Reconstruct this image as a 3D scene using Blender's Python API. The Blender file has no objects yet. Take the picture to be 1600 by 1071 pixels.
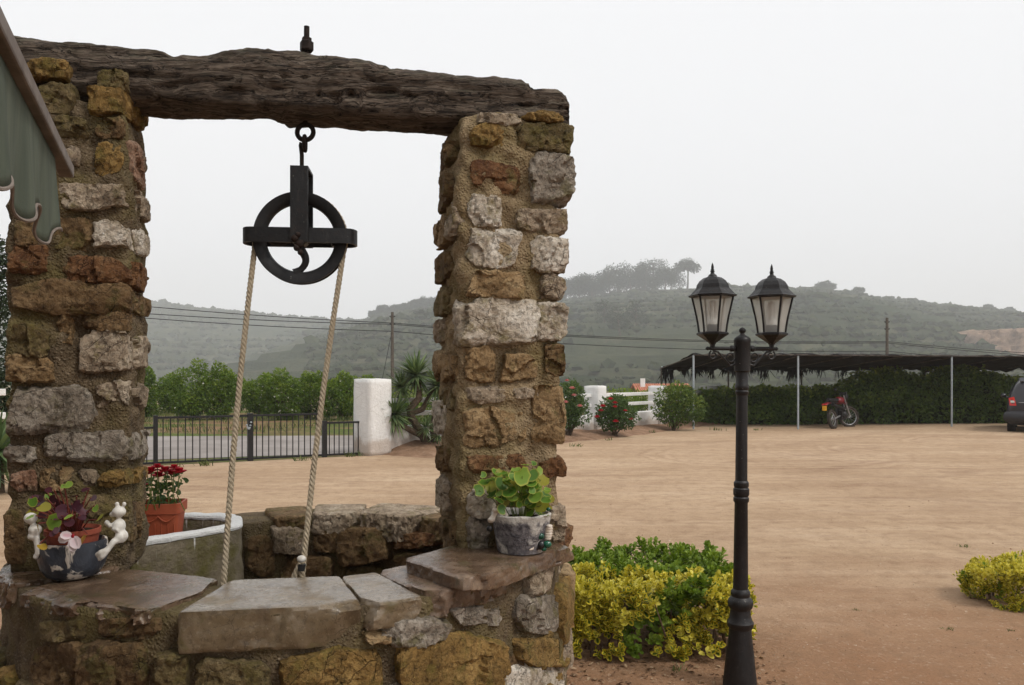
import bpy, bmesh, math, random
import numpy as np
from mathutils import Vector, Matrix, noise as mnoise
R = math.radians
random.seed(7)
RNG = np.random.default_rng(7)
scene = bpy.context.scene
COL = scene.collection

# ------------------------------------------------------------------ camera, sky, sun, exposure
EYE, F, Y0 = 1.6, 1250.0, 592.0
cam_data = bpy.data.cameras.new('camera')
cam_data.sensor_width = 36.0
cam_data.lens = F / 1600.0 * 36.0
cam_data.shift_y = (Y0 - 535.5) / 1600.0
cam_data.clip_start = 0.05
cam_data.clip_end = 6000
cam = bpy.data.objects.new('camera', cam_data)
cam.location = (0, 0, EYE)
cam.rotation_euler = (R(90), 0, 0)
COL.objects.link(cam)
scene.camera = cam

SUN_EL, SUN_AZ = 50.0, 125.0      # azimuth clockwise from +Y (the view direction)
world = bpy.data.worlds.new('World')
scene.world = world
world.use_nodes = True
wn, wl = world.node_tree.nodes, world.node_tree.links
wn.clear()
w_out = wn.new('ShaderNodeOutputWorld')
w_bg = wn.new('ShaderNodeBackground')
w_sky = wn.new('ShaderNodeTexSky')
w_sky.sky_type = 'NISHITA'
w_sky.sun_disc = False
w_sky.sun_elevation = R(SUN_EL)
w_sky.sun_rotation = R(SUN_AZ)
w_sky.dust_density = 4.0
w_hsv = wn.new('ShaderNodeHueSaturation')
w_hsv.inputs['Saturation'].default_value = 0.25
w_mix = wn.new('ShaderNodeMixRGB')
w_mix.inputs['Fac'].default_value = 0.9                    # closed cloud cover over the clear sky
w_mix.inputs['Color2'].default_value = (7.9, 7.95, 8.1, 1)
wl.new(w_sky.outputs[0], w_hsv.inputs['Color'])
wl.new(w_hsv.outputs[0], w_mix.inputs['Color1'])
wl.new(w_mix.outputs[0], w_bg.inputs['Color'])
w_bg.inputs['Strength'].default_value = 0.1
wl.new(w_bg.outputs[0], w_out.inputs['Surface'])

sun_data = bpy.data.lights.new('sun', 'SUN')
sun_data.energy = 1.5
sun_data.angle = R(14)
sun_data.color = (1.0, 0.95, 0.88)
sun = bpy.data.objects.new('sun', sun_data)
sun.rotation_euler = (R(90 - SUN_EL), 0, R(180 - SUN_AZ))
sun.location = (20, 10, 40)
COL.objects.link(sun)

scene.view_settings.view_transform = 'Standard'
scene.view_settings.look = 'None'
scene.view_settings.exposure = 0.45
scene.view_settings.gamma = 1.0
scene.view_settings.use_curve_mapping = False
scene.render.film_transparent = False
cy = scene.cycles
cy.use_denoising = True
cy.max_bounces = 6
cy.diffuse_bounces = 2
cy.glossy_bounces = 2
cy.transmission_bounces = 4
cy.volume_bounces = 2
cy.transparent_max_bounces = 12

# ------------------------------------------------------------------ helpers
WL = {}          # world location of every object made here (parents carry no rotation unless copied)

def P(x, y, d):
    """photo pixel at depth d -> world point"""
    return Vector(((x - 800.0) / F * d, d, EYE + (Y0 - y) / F * d))

def G(x, y):
    """photo pixel on level ground -> world point"""
    d = EYE * F / (y - Y0)
    return Vector(((x - 800.0) / F * d, d, 0.0))

def tag(o, label=None, cat=None, group=None, kind=None):
    if label: o['label'] = label
    if cat: o['category'] = cat
    if group: o['group'] = group
    if kind: o['kind'] = kind
    return o

def link(o, parent=None, origin=(0, 0, 0)):
    COL.objects.link(o)
    origin = Vector(origin)
    WL[o.name] = origin
    if parent is not None:
        o.parent = parent
        o.location = origin - WL[parent.name]
    else:
        o.location = origin
    return o

def empty(name, origin, label=None, cat=None, group=None, kind=None):
    o = bpy.data.objects.new(name, None)
    o.empty_display_size = 0.1
    link(o, None, origin)
    return tag(o, label, cat, group, kind)

def np_obj(name, verts, faces, mat, parent=None, origin=None, smooth=True, attrs=None, mats=None, midx=None):
    """verts (N,3) world coordinates, faces list/array of index tuples"""
    verts = np.asarray(verts, dtype=np.float64)
    if origin is None:
        origin = verts.mean(axis=0) if len(verts) else (0, 0, 0)
        if parent is None:
            origin = (origin[0], origin[1], verts[:, 2].min())
    origin = np.asarray(tuple(origin), dtype=np.float64)
    me = bpy.data.meshes.new(name)
    v = verts - origin
    if isinstance(faces, np.ndarray):
        nf, k = faces.shape
        me.vertices.add(len(v)); me.vertices.foreach_set('co', v.ravel().astype(np.float32))
        me.loops.add(nf * k); me.loops.foreach_set('vertex_index', faces.ravel().astype(np.int32))
        me.polygons.add(nf)
        me.polygons.foreach_set('loop_start', np.arange(0, nf * k, k, dtype=np.int32))
        me.update(calc_edges=True)
    else:
        me.from_pydata([tuple(p) for p in v], [], faces)
        me.update()
    me.validate()
    if attrs:
        for an, vals in attrs.items():
            a = me.attributes.new(an, 'FLOAT', 'POINT')
            a.data.foreach_set('value', np.asarray(vals, dtype=np.float32))
    for m in (mats or [mat]):
        me.materials.append(m)
    if midx is not None:
        me.polygons.foreach_set('material_index', np.asarray(midx, dtype=np.int32))
    me.polygons.foreach_set('use_smooth', np.full(len(me.polygons), bool(smooth)))
    me.update()
    o = bpy.data.objects.new(name, me)
    return link(o, parent, origin)

class MB:
    """collects simple solids; build() links them as one mesh object"""
    def __init__(self):
        self.v, self.f = [], []
    def add(self, vs, fs):
        b = len(self.v)
        self.v += [tuple(p) for p in vs]
        self.f += [tuple(i + b for i in f) for f in fs]
        return self
    def box(self, c, s, rz=0.0, ax=None):
        hx, hy, hz = s[0] / 2, s[1] / 2, s[2] / 2
        pts = [Vector((x, y, z)) for x in (-hx, hx) for y in (-hy, hy) for z in (-hz, hz)]
        m = Matrix.Rotation(rz, 3, 'Z') if ax is None else ax
        pts = [m @ p + Vector(c) for p in pts]
        return self.add(pts, [(0, 1, 3, 2), (4, 6, 7, 5), (0, 4, 5, 1), (2, 3, 7, 6), (0, 2, 6, 4), (1, 5, 7, 3)])
    def tube(self, path, rad, n=8, cap=True, closed=False, flat=None):
        path = [Vector(p) for p in path]
        m = len(path)
        if not hasattr(rad, '__len__'): rad = [rad] * m
        t0 = (path[1] - path[0]).normalized()
        up = Vector((0, 0, 1)) if abs(t0.z) < 0.9 else Vector((1, 0, 0))
        nrm = t0.cross(up).normalized()
        vs = []
        for i in range(m):
            if closed:
                t = (path[(i + 1) % m] - path[i - 1]).normalized()
            else:
                t = (path[min(i + 1, m - 1)] - path[max(i - 1, 0)]).normalized()
            nrm = (nrm - t * nrm.dot(t)).normalized()
            b = t.cross(nrm)
            for k in range(n):
                a = 2 * math.pi * k / n
                vs.append(path[i] + (nrm * math.cos(a) + b * math.sin(a) * (flat or 1.0)) * rad[i])
        fs = []
        for i in range(m if closed else m - 1):
            j = (i + 1) % m
            for k in range(n):
                fs.append((i * n + k, i * n + (k + 1) % n, j * n + (k + 1) % n, j * n + k))
        if cap and not closed:
            fs.append(tuple(range(n - 1, -1, -1)))
            fs.append(tuple((m - 1) * n + k for k in range(n)))
        return self.add(vs, fs)
    def lathe(self, prof, c=(0, 0, 0), n=20, rot=None, cap=True, phase=0.0):
        rot = rot or Matrix.Identity(3)
        c = Vector(c)
        vs = []
        for r, z in prof:
            for k in range(n):
                a = 2 * math.pi * k / n + phase
                vs.append(rot @ Vector((r * math.cos(a), r * math.sin(a), z)) + c)
        fs = []
        for i in range(len(prof) - 1):
            for k in range(n):
                fs.append((i * n + k, i * n + (k + 1) % n, (i + 1) * n + (k + 1) % n, (i + 1) * n + k))
        if cap:
            fs.append(tuple(range(n - 1, -1, -1)))
            fs.append(tuple((len(prof) - 1) * n + k for k in range(n)))
        return self.add(vs, fs)
    def ball(self, c, r, n=12, m=8, rot=None):
        if not hasattr(r, '__len__'): r = (r, r, r)
        rot = rot or Matrix.Identity(3)
        c = Vector(c); vs = [rot @ Vector((0, 0, -r[2])) + c]
        for i in range(1, m):
            a = -math.pi / 2 + math.pi * i / m
            for k in range(n):
                b = 2 * math.pi * k / n
                vs.append(rot @ Vector((r[0] * math.cos(a) * math.cos(b), r[1] * math.cos(a) * math.sin(b), r[2] * math.sin(a))) + c)
        vs.append(rot @ Vector((0, 0, r[2])) + c)
        fs = [(0, 1 + (k + 1) % n, 1 + k) for k in range(n)]
        for i in range(m - 2):
            for k in range(n):
                fs.append((1 + i * n + k, 1 + i * n + (k + 1) % n, 1 + (i + 1) * n + (k + 1) % n, 1 + (i + 1) * n + k))
        l = len(vs) - 1
        fs += [(l, 1 + (m - 2) * n + k, 1 + (m - 2) * n + (k + 1) % n) for k in range(n)]
        return self.add(vs, fs)
    def prism(self, poly, z0, z1):
        n = len(poly)
        vs = [(x, y, z0) for x, y in poly] + [(x, y, z1) for x, y in poly]
        fs = [tuple(range(n - 1, -1, -1)), tuple(range(n, 2 * n))]
        fs += [(k, (k + 1) % n, n + (k + 1) % n, n + k) for k in range(n)]
        return self.add(vs, fs)
    def build(self, name, mat, parent=None, origin=None, smooth=False, bevel=0.0, angle=None):
        o = np_obj(name, np.array(self.v, dtype=float), self.f, mat, parent, origin, smooth)
        if smooth:
            me = o.data
            bm = bmesh.new(); bm.from_mesh(me)
            ang = angle if angle is not None else R(40)
            for e in bm.edges:
                if len(e.link_faces) == 2 and e.calc_face_angle(0.0) > ang: e.smooth = False
            bm.to_mesh(me); bm.free()
        if bevel:
            b = o.modifiers.new('bevel', 'BEVEL'); b.width = bevel; b.segments = 2; b.limit_method = 'ANGLE'
        return o

# ------------------------------------------------------------------ materials
class NT:
    def __init__(self, name):
        self.m = bpy.data.materials.new(name)
        self.m.use_nodes = True
        self.n, self.l = self.m.node_tree.nodes, self.m.node_tree.links
        self.n.clear()
        self.out = self.n.new('ShaderNodeOutputMaterial')
        self._obj = None
    def node(self, t, **kw):
        nd = self.n.new(t)
        for k, v in kw.items(): setattr(nd, k, v)
        return nd
    def put(self, sock, val):
        if isinstance(val, bpy.types.NodeSocket): self.l.new(val, sock)
        elif isinstance(val, (tuple, list)) and len(val) == 3 and sock.type == 'RGBA': sock.default_value = (*val, 1)
        else: sock.default_value = val
    def coords(self, kind='Object', scale=None, rnd=True):
        tc = self.node('ShaderNodeTexCoord')
        v = tc.outputs[kind]
        if rnd:
            oi = self.node('ShaderNodeObjectInfo')
            mu = self.node('ShaderNodeMath', operation='MULTIPLY'); mu.inputs[1].default_value = 57.0
            self.l.new(oi.outputs['Random'], mu.inputs[0])
            ad = self.node('ShaderNodeVectorMath', operation='ADD')
            self.l.new(v, ad.inputs[0]); self.l.new(mu.outputs[0], ad.inputs[1])
            v = ad.outputs[0]
        if scale:
            mp = self.node('ShaderNodeVectorMath', operation='MULTIPLY')
            self.l.new(v, mp.inputs[0]); mp.inputs[1].default_value = scale
            v = mp.outputs[0]
        return v
    def world(self, scale=None):
        g = self.node('ShaderNodeNewGeometry')
        v = g.outputs['Position']
        if scale:
            mp = self.node('ShaderNodeVectorMath', operation='MULTIPLY')
            self.l.new(v, mp.inputs[0]); mp.inputs[1].default_value = scale
            v = mp.outputs[0]
        return v
    def noise(self, vec, scale, detail=6, rough=0.6, dist=0.0):
        nd = self.node('ShaderNodeTexNoise')
        self.l.new(vec, nd.inputs['Vector'])
        nd.inputs['Scale'].default_value = scale; nd.inputs['Detail'].default_value = detail
        nd.inputs['Roughness'].default_value = rough; nd.inputs['Distortion'].default_value = dist
        return nd.outputs['Fac']
    def voronoi(self, vec, scale, feature='F1', out='Distance'):
        nd = self.node('ShaderNodeTexVoronoi', feature=feature)
        self.l.new(vec, nd.inputs['Vector']); nd.inputs['Scale'].default_value = scale
        return nd.outputs[out]
    def ramp(self, fac, stops, interp='LINEAR'):
        nd = self.node('ShaderNodeValToRGB')
        cr = nd.color_ramp; cr.interpolation = interp
        while len(cr.elements) > 1: cr.elements.remove(cr.elements[-1])
        cr.elements[0].position = stops[0][0]; cr.elements[0].color = (*stops[0][1], 1)
        for p, c in stops[1:]:
            e = cr.elements.new(p); e.color = (*c, 1)
        self.put(nd.inputs['Fac'], fac)
        return nd.outputs['Color']
    def step(self, fac, a, b):
        return self.ramp(fac, [(a, (0, 0, 0)), (b, (1, 1, 1))])
    def mix(self, fac, a, b, mode='MIX'):
        nd = self.node('ShaderNodeMixRGB', blend_type=mode)
        self.put(nd.inputs['Fac'], fac); self.put(nd.inputs['Color1'], a); self.put(nd.inputs['Color2'], b)
        return nd.outputs['Color']
    def math(self, op, a, b=0.5, c=None):
        nd = self.node('ShaderNodeMath', operation=op)
        self.put(nd.inputs[0], a); self.put(nd.inputs[1], b)
        if c is not None: self.put(nd.inputs[2], c)
        return nd.outputs[0]
    def attr(self, name):
        return self.node('ShaderNodeAttribute', attribute_name=name).outputs['Fac']
    def bump(self, h, strength=0.5, dist=0.01, normal=None):
        nd = self.node('ShaderNodeBump')
        nd.inputs['Strength'].default_value = strength; nd.inputs['Distance'].default_value = dist
        self.put(nd.inputs['Height'], h)
        if normal is not None: self.l.new(normal, nd.inputs['Normal'])
        return nd.outputs['Normal']
    def bsdf(self, color, rough=0.8, spec=0.3, metal=0.0, normal=None, coat=0.0):
        nd = self.node('ShaderNodeBsdfPrincipled')
        self.put(nd.inputs['Base Color'], color); self.put(nd.inputs['Roughness'], rough)
        nd.inputs['Specular IOR Level'].default_value = spec
        self.put(nd.inputs['Metallic'], metal)
        nd.inputs['Coat Weight'].default_value = coat
        if normal is not None: self.l.new(normal, nd.inputs['Normal'])
        self.l.new(nd.outputs[0], self.out.inputs['Surface'])
        return nd

def srgb(r, g, b):
    f = lambda c: ((c / 255 + 0.055) / 1.055) ** 2.4 if c > 10 else c / 255 / 12.92
    return (f(r), f(g), f(b))

def stone_mat(name, dark, mid, light, lichen=None, lich=0.5, wet=0.0, moss=0.25, bs=1.0):
    t = NT(name)
    v = t.coords()
    n1 = t.noise(v, 7, 9, 0.65, 0.6)
    c = t.ramp(n1, [(0.30, dark), (0.5, mid), (0.68, light)])
    n2 = t.noise(v, 45, 5, 0.7)
    c = t.mix(t.step(n2, 0.56, 0.72), c, tuple(x * 0.45 for x in dark))
    n3 = t.noise(v, 90, 3, 0.6)
    c = t.mix(t.math('MULTIPLY', t.step(n3, 0.6, 0.7), 0.5), c, tuple(min(1, x * 1.5) for x in light))
    if lichen:
        n4 = t.noise(v, 11, 6, 0.7, 0.3)
        c = t.mix(t.math('MULTIPLY', t.step(n4, 0.62 - 0.25 * lich, 0.74 - 0.25 * lich), 0.8), c, lichen)
    nw = t.noise(t.world(), 3.0, 5, 0.6)
    c = t.mix(t.math('MULTIPLY', t.step(nw, 0.5, 0.72), moss), c, (0.075, 0.06, 0.022))
    wv = t.node('ShaderNodeVectorMath', operation='MULTIPLY_ADD'); t.l.new(t.noise(v, 9, 4, 0.6), wv.inputs[0]); wv.inputs[1].default_value = (0.10, 0.10, 0.10); t.l.new(v, wv.inputs[2])
    cr = t.voronoi(wv.outputs[0], 13, 'DISTANCE_TO_EDGE')
    ck = t.math('MULTIPLY', t.ramp(cr, [(0.0, (1, 1, 1)), (0.022, (0, 0, 0))]), t.step(t.noise(v, 6, 3, 0.5), 0.45, 0.6))
    c = t.mix(t.math('MULTIPLY', ck, 0.75), c, tuple(x * 0.3 for x in dark))
    pit = t.step(t.noise(v, 60, 4, 0.75), 0.38, 0.46)
    c = t.mix(t.math('MULTIPLY', t.math('SUBTRACT', 1.0, pit), 0.4), c, tuple(x * 0.4 for x in dark))
    h = t.math('ADD', t.math('MULTIPLY', t.noise(v, 28, 9, 0.75, 0.4), 1.0), t.math('MULTIPLY', n3, 0.3))
    h = t.math('ADD', h, t.math('MULTIPLY', ck, -0.35))
    h = t.math('ADD', h, t.math('MULTIPLY', pit, 0.25))
    b = t.bump(h, bs, 0.024 * bs)
    if wet:
        w = t.step(t.noise(t.world(), 5, 5, 0.65), 0.34, 0.52)
        rough = t.math('SUBTRACT', 0.62, t.math('MULTIPLY', w, wet))
        c = t.mix(t.math('MULTIPLY', w, 0.35), c, tuple(x * 0.5 for x in mid))
        t.bsdf(c, rough, 0.5, normal=b)
    else:
        t.bsdf(c, 0.85, 0.25, normal=b)
    return t.m

M = {}
M['ochre'] = stone_mat('ochre_stone', (0.12, 0.07, 0.02), (0.29, 0.175, 0.055), (0.45, 0.285, 0.10), (0.19, 0.145, 0.035), 0.45)
M['olive'] = stone_mat('olive_stone', (0.08, 0.058, 0.024), (0.185, 0.135, 0.06), (0.29, 0.215, 0.115), (0.15, 0.12, 0.035), 0.5)
M['tan'] = stone_mat('tan_stone', (0.18, 0.112, 0.05), (0.36, 0.235, 0.115), (0.52, 0.37, 0.205), (0.2, 0.17, 0.06), 0.15)
M['brown'] = stone_mat('brown_stone', (0.085, 0.048, 0.022), (0.2, 0.122, 0.056), (0.31, 0.205, 0.105), (0.12, 0.1, 0.03), 0.45)
M['rust'] = stone_mat('rusty_stone', (0.08, 0.03, 0.015), (0.2, 0.095, 0.04), (0.3, 0.18, 0.09), (0.17, 0.14, 0.05), 0.25)
M['pale'] = stone_mat('pale_stone', (0.19, 0.14, 0.09), (0.42, 0.325, 0.23), (0.6, 0.5, 0.38), (0.2, 0.16, 0.06), 0.3)
M['white'] = stone_mat('white_limestone', (0.34, 0.26, 0.17), (0.62, 0.53, 0.42), (0.8, 0.73, 0.63), (0.26, 0.21, 0.09), 0.35, moss=0.15)
M['grey'] = stone_mat('grey_stone', (0.15, 0.12, 0.088), (0.34, 0.285, 0.225), (0.52, 0.46, 0.385), (0.16, 0.14, 0.06), 0.35)
M['pink'] = stone_mat('pinkish_stone', (0.17, 0.08, 0.045), (0.36, 0.2, 0.125), (0.48, 0.33, 0.24), (0.3, 0.24, 0.16), 0.3)
M['slab'] = stone_mat('wet_slab_stone', (0.085, 0.055, 0.032), (0.19, 0.14, 0.085), (0.30, 0.235, 0.165), (0.12, 0.10, 0.04), 0.2, wet=0.50, bs=0.22)
M['slabdark'] = stone_mat('dark_slab_stone', (0.06, 0.035, 0.022), (0.15, 0.095, 0.06), (0.27, 0.19, 0.13), (0.08, 0.07, 0.025), 0.35, wet=0.48, bs=0.30)

def mortar_mat(name, a, b, moss=0.5):
    t = NT(name)
    v = t.world()
    c = t.ramp(t.noise(v, 9, 8, 0.65), [(0.3, a), (0.7, b)])
    sp = t.voronoi(v, 95)
    c = t.mix(t.math('MULTIPLY', t.step(t.noise(v, 120, 2, 0.5), 0.6, 0.7), 0.55), c, (0.34, 0.27, 0.19))
    c = t.mix(t.math('MULTIPLY', t.step(t.noise(v, 4, 6, 0.6), 0.45, 0.68), moss), c, (0.17, 0.14, 0.045))
    h = t.math('ADD', t.noise(v, 26, 8, 0.7), t.math('MULTIPLY', t.step(sp, 0.0, 0.6), -0.35))
    t.bsdf(c, 0.95, 0.15, normal=t.bump(h, 1.0, 0.02))
    return t.m
M['mortar'] = mortar_mat('mortar', (0.185, 0.132, 0.072), (0.37, 0.275, 0.165))
M['mortardark'] = mortar_mat('dark_mortar', (0.07, 0.05, 0.03), (0.18, 0.132, 0.08), 0.6)  # darker mortar for the well ring and the left pillar

def wood_mat():
    t = NT('weathered_wood')
    v = t.coords('Object', (1.0, 7.0, 7.0), rnd=False)
    w = t.noise(t.coords('Object', (2.2, 3, 3), rnd=False), 1.6, 3, 0.5)
    vv = t.node('ShaderNodeVectorMath', operation='ADD')
    t.l.new(v, vv.inputs[0]); t.l.new(w, vv.inputs[1])
    g = t.noise(vv.outputs[0], 5.5, 9, 0.7, 0.7)
    c = t.ramp(g, [(0.32, (0.014, 0.010, 0.008)), (0.46, (0.095, 0.07, 0.052)), (0.6, (0.195, 0.152, 0.117)), (0.76, (0.34, 0.285, 0.225))])
    v2 = t.coords('Object', (1.0, 9.0, 16.0), rnd=False)
    vv2 = t.node('ShaderNodeVectorMath', operation='ADD')
    t.l.new(v2, vv2.inputs[0]); t.l.new(w, vv2.inputs[1])
    crk = t.noise(vv2.outputs[0], 2.1, 4, 0.55, 1.3)
    cm = t.ramp(t.math('ABSOLUTE', t.math('SUBTRACT', crk, 0.5)), [(0.0, (1, 1, 1)), (0.022, (0, 0, 0))])
    fine = t.noise(t.coords('Object', (6.0, 60.0, 60.0), rnd=False), 3, 4, 0.6)
    c = t.mix(t.math('MULTIPLY', t.step(fine, 0.5, 0.68), 0.5), c, (0.016, 0.012, 0.009))
    c = t.mix(t.math('MULTIPLY', cm, 0.9), c, (0.004, 0.003, 0.003))
    up = t.node('ShaderNodeSeparateXYZ'); t.l.new(t.node('ShaderNodeNewGeometry').outputs['Normal'], up.inputs[0])
    li = t.math('MULTIPLY', t.step(t.noise(t.world(), 14, 5, 0.7), 0.45, 0.65), t.step(up.outputs[2], 0.1, 0.8))
    c = t.mix(t.math('MULTIPLY', li, 0.6), c, (0.085, 0.085, 0.05))
    h = t.math('ADD', t.math('MULTIPLY', g, 1.0), t.math('MULTIPLY', cm, -0.7))
    h = t.math('ADD', h, t.math('MULTIPLY', fine, 0.5))
    t.bsdf(c, 0.85, 0.2, normal=t.bump(h, 1.0, 0.025))
    return t.m
M['wood'] = wood_mat()

def simple(name, c1, c2, scale=8, rough=0.7, spec=0.3, bump=0.2, bscale=60, bdist=0.005, metal=0.0, detail=6, coat=0.0, rnd=True):
    t = NT(name)
    v = t.coords(rnd=rnd)
    c = t.ramp(t.noise(v, scale, detail, 0.65), [(0.32, c1), (0.68, c2)])
    t.bsdf(c, rough, spec, metal, t.bump(t.noise(v, bscale, 5, 0.6), bump, bdist), coat)
    return t.m
M['iron0'] = simple('plain_black_iron', (0.004, 0.004, 0.0045), (0.011, 0.0105, 0.0105), 20, 0.5, 0.3, 0.35, 90, 0.004)
M['rustiron'] = simple('rusty_iron', (0.010, 0.007, 0.006), (0.032, 0.02, 0.015), 30, 0.75, 0.2, 0.5, 120, 0.004)
M['lamp0'] = simple('plain_lamp_metal', (0.006, 0.0057, 0.006), (0.014, 0.013, 0.0135), 14, 0.45, 0.32, 0.25, 70, 0.003)
def worn_metal(name, base, dust, rust, amt):
    t = NT(name); v = t.world()
    c = t.ramp(t.noise(v, 14, 6, .65), [(.3, base), (.7, tuple(x * 2.2 for x in base))])
    c = t.mix(t.math('MULTIPLY', t.step(t.noise(v, 38, 6, .7), .56, .66), amt), c, rust)
    c = t.mix(t.math('MULTIPLY', t.step(t.noise(t.world((1, 1, .25)), 60, 5, .7), .54, .7), amt * .8), c, dust)
    chips = t.step(t.noise(v, 90, 3, .6), .70, .73)
    c = t.mix(t.math('MULTIPLY', chips, .8), c, (.3, .28, .25))
    r = t.ramp(t.noise(v, 25, 5, .6), [(.3, (.35, .35, .35)), (.7, (.65, .65, .65))])
    t.bsdf(c, r, .35, normal=t.bump(t.noise(v, 80, 5, .65), .35, .004))
    return t.m
M['iron'] = worn_metal('black_painted_iron', (.005, .005, .0055), (.04, .037, .034), (.028, .016, .011), .5)
M['lampmetal'] = worn_metal('dark_lamp_metal', (.0065, .006, .0063), (.042, .038, .036), (.025, .016, .012), .45)
M['rope'] = simple('hemp_rope', (0.30, 0.24, 0.165), (0.46, 0.39, 0.285), 60, 0.9, 0.1, 0.8, 500, 0.003)
M['tape'] = simple('black_tape', (0.01, 0.01, 0.01), (0.02, 0.02, 0.02), 20, 0.6)
M['terracotta'] = simple('terracotta_plastic', (0.36, 0.07, 0.028), (0.46, 0.105, 0.045), 12, 0.6, 0.35, 0.1)
M['terradark'] = simple('dull_terracotta', (0.2, 0.045, 0.025), (0.32, 0.08, 0.045), 12, 0.75, 0.3, 0.2)
M['potsoil'] = simple('potting_soil', (0.012, 0.009, 0.007), (0.04, 0.028, 0.02), 60, 0.95, 0.1, 1.0, 120, 0.01)
M['ceramic'] = simple('white_plaster_ceramic', (0.5, 0.46, 0.4), (0.74, 0.72, 0.67), 25, 0.5, 0.4, 0.3, 60, 0.006)
M['shell'] = simple('sea_shell', (0.46, 0.36, 0.27), (0.74, 0.68, 0.6), 30, 0.45, 0.4, 0.5, 60, 0.006)
M['greenstone'] = simple('polished_green_glass', (0.0, 0.035, 0.022), (0.005, 0.1, 0.055), 20, 0.15, 0.6, 0.05)
M['blackstone'] = simple('black_pebble', (0.008, 0.008, 0.009), (0.02, 0.02, 0.02), 20, 0.3, 0.5, 0.05)
M['bark'] = simple('bark', (0.05, 0.035, 0.025), (0.13, 0.095, 0.065), 18, 0.95, 0.1, 1.0, 40, 0.02)
M['twig'] = simple('dry_twig', (0.1, 0.065, 0.045), (0.2, 0.14, 0.1), 30, 0.95, 0.1, 0.5)
M['redstem'] = simple('red_stem', (0.12, 0.02, 0.02), (0.2, 0.05, 0.03), 30, 0.6, 0.3, 0.1)
M['greenstem'] = simple('green_stem', (0.08, 0.11, 0.02), (0.16, 0.19, 0.05), 30, 0.6, 0.3, 0.1)
M['pole'] = simple('pole_timber', (0.06, 0.05, 0.04), (0.14, 0.115, 0.095), 6, 0.9, 0.1, 0.6, 30, 0.02)
M['cable'] = simple('black_cable', (0.012, 0.012, 0.013), (0.02, 0.02, 0.02), 5, 0.6)
M['galv'] = simple('galvanised_post', (0.26, 0.3, 0.33), (0.4, 0.44, 0.46), 9, 0.55, 0.4, 0.1, metal=0.3)
M['shade'] = simple('black_shade_net', (0.010, 0.009, 0.009), (0.03, 0.027, 0.026), 4, 0.95, 0.08, 0.6, 30, 0.02)

def slate_pot():
    t = NT('slate_pot_glaze')
    v = t.coords()
    n = t.noise(v, 9, 5, 0.6, 0.5)
    c = t.mix(t.step(n, 0.53, 0.57), t.ramp(t.noise(v, 20, 5), [(0.3, (0.018, 0.022, 0.032)), (0.7, (0.05, 0.058, 0.075))]), (0.6, 0.54, 0.47))
    t.bsdf(c, 0.35, 0.5, normal=t.bump(n, 0.6, 0.02))
    return t.m
M['slatepot'] = slate_pot()
def cement_pot():
    t = NT('shell_crusted_cement')
    v = t.coords()
    n = t.noise(v, 13, 7, 0.65, 0.5)
    sep = t.node('ShaderNodeSeparateXYZ'); t.l.new(t.node('ShaderNodeTexCoord').outputs['Generated'], sep.inputs[0])
    rim = t.math('ADD', n, t.math('MULTIPLY', t.step(sep.outputs[2], 0.72, 0.95), 0.25))
    c = t.mix(t.step(rim, 0.5, 0.6), t.ramp(t.noise(v, 55, 6), [(0.35, (0.055, 0.05, 0.058)), (0.65, (0.25, 0.235, 0.24))]), (0.6, 0.57, 0.52))
    t.bsdf(c, 0.85, 0.2, normal=t.bump(t.noise(v, 40, 8, 0.7), 1.0, 0.02))
    return t.m
M['cementpot'] = cement_pot()

def whitewash(name='whitewash', stain=0.35, base=(0.8, 0.79, 0.77)):
    t = NT(name)
    v = t.world()
    c = t.ramp(t.noise(v, 1.4, 8, 0.65), [(0.35, tuple(x * 0.86 for x in base)), (0.6, base)])
    st = t.noise(t.world((3, 3, 0.6)), 2.2, 6, 0.65)
    c = t.mix(t.math('MULTIPLY', t.step(st, 0.55, 0.75), stain), c, (0.34, 0.31, 0.27))
    sep = t.node('ShaderNodeSeparateXYZ'); t.l.new(v, sep.inputs[0])
    splash = t.math('ADD', sep.outputs[2], t.math('MULTIPLY', t.noise(v, 3, 6, 0.7), -0.55))
    c = t.mix(t.math('MULTIPLY', t.ramp(splash, [(0.0, (1, 1, 1)), (0.12, (0, 0, 0))]), 0.55 * (stain > 0.2)), c, (0.36, 0.25, 0.17))
    hair = t.voronoi(v, 1.7, 'DISTANCE_TO_EDGE')
    c = t.mix(t.math('MULTIPLY', t.ramp(hair, [(0.0, (1, 1, 1)), (0.008, (0, 0, 0))]), t.math('MULTIPLY', t.step(t.noise(v, 1.2, 3), 0.5, 0.6), 0.45)), c, (0.3, 0.27, 0.23))
    t.bsdf(c, 0.9, 0.2, normal=t.bump(t.noise(v, 18, 7, 0.7), 0.9, 0.03))
    return t.m
M['whitewash'] = whitewash()
M['limerim'] = whitewash('lime_painted_rim', 0.2, (0.76, 0.76, 0.74))

def trough_mat():
    t = NT('lichened_render')
    v = t.world()
    c = t.ramp(t.noise(v, 8, 8, 0.65), [(0.3, (0.12, 0.095, 0.06)), (0.7, (0.3, 0.255, 0.18))])
    c = t.mix(t.math('MULTIPLY', t.step(t.noise(v, 6, 7, 0.7), 0.47, 0.62), 0.75), c, (0.125, 0.115, 0.028))
    dr = t.noise(t.world((16, 16, 1.2)), 2.0, 3, 0.5)
    sep = t.node('ShaderNodeSeparateXYZ'); t.l.new(t.world(), sep.inputs[0])
    m = t.math('MULTIPLY', t.step(dr, 0.62, 0.68), t.step(t.math('ADD', sep.outputs[2], t.math('MULTIPLY', t.noise(v, 9, 3), 0.12)), 0.84, 0.90))
    c = t.mix(m, c, (0.72, 0.71, 0.68))
    t.bsdf(c, 0.95, 0.15, normal=t.bump(t.noise(v, 40, 8, 0.7), 1.0, 0.02))
    return t.m
M['trough'] = trough_mat()

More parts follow.
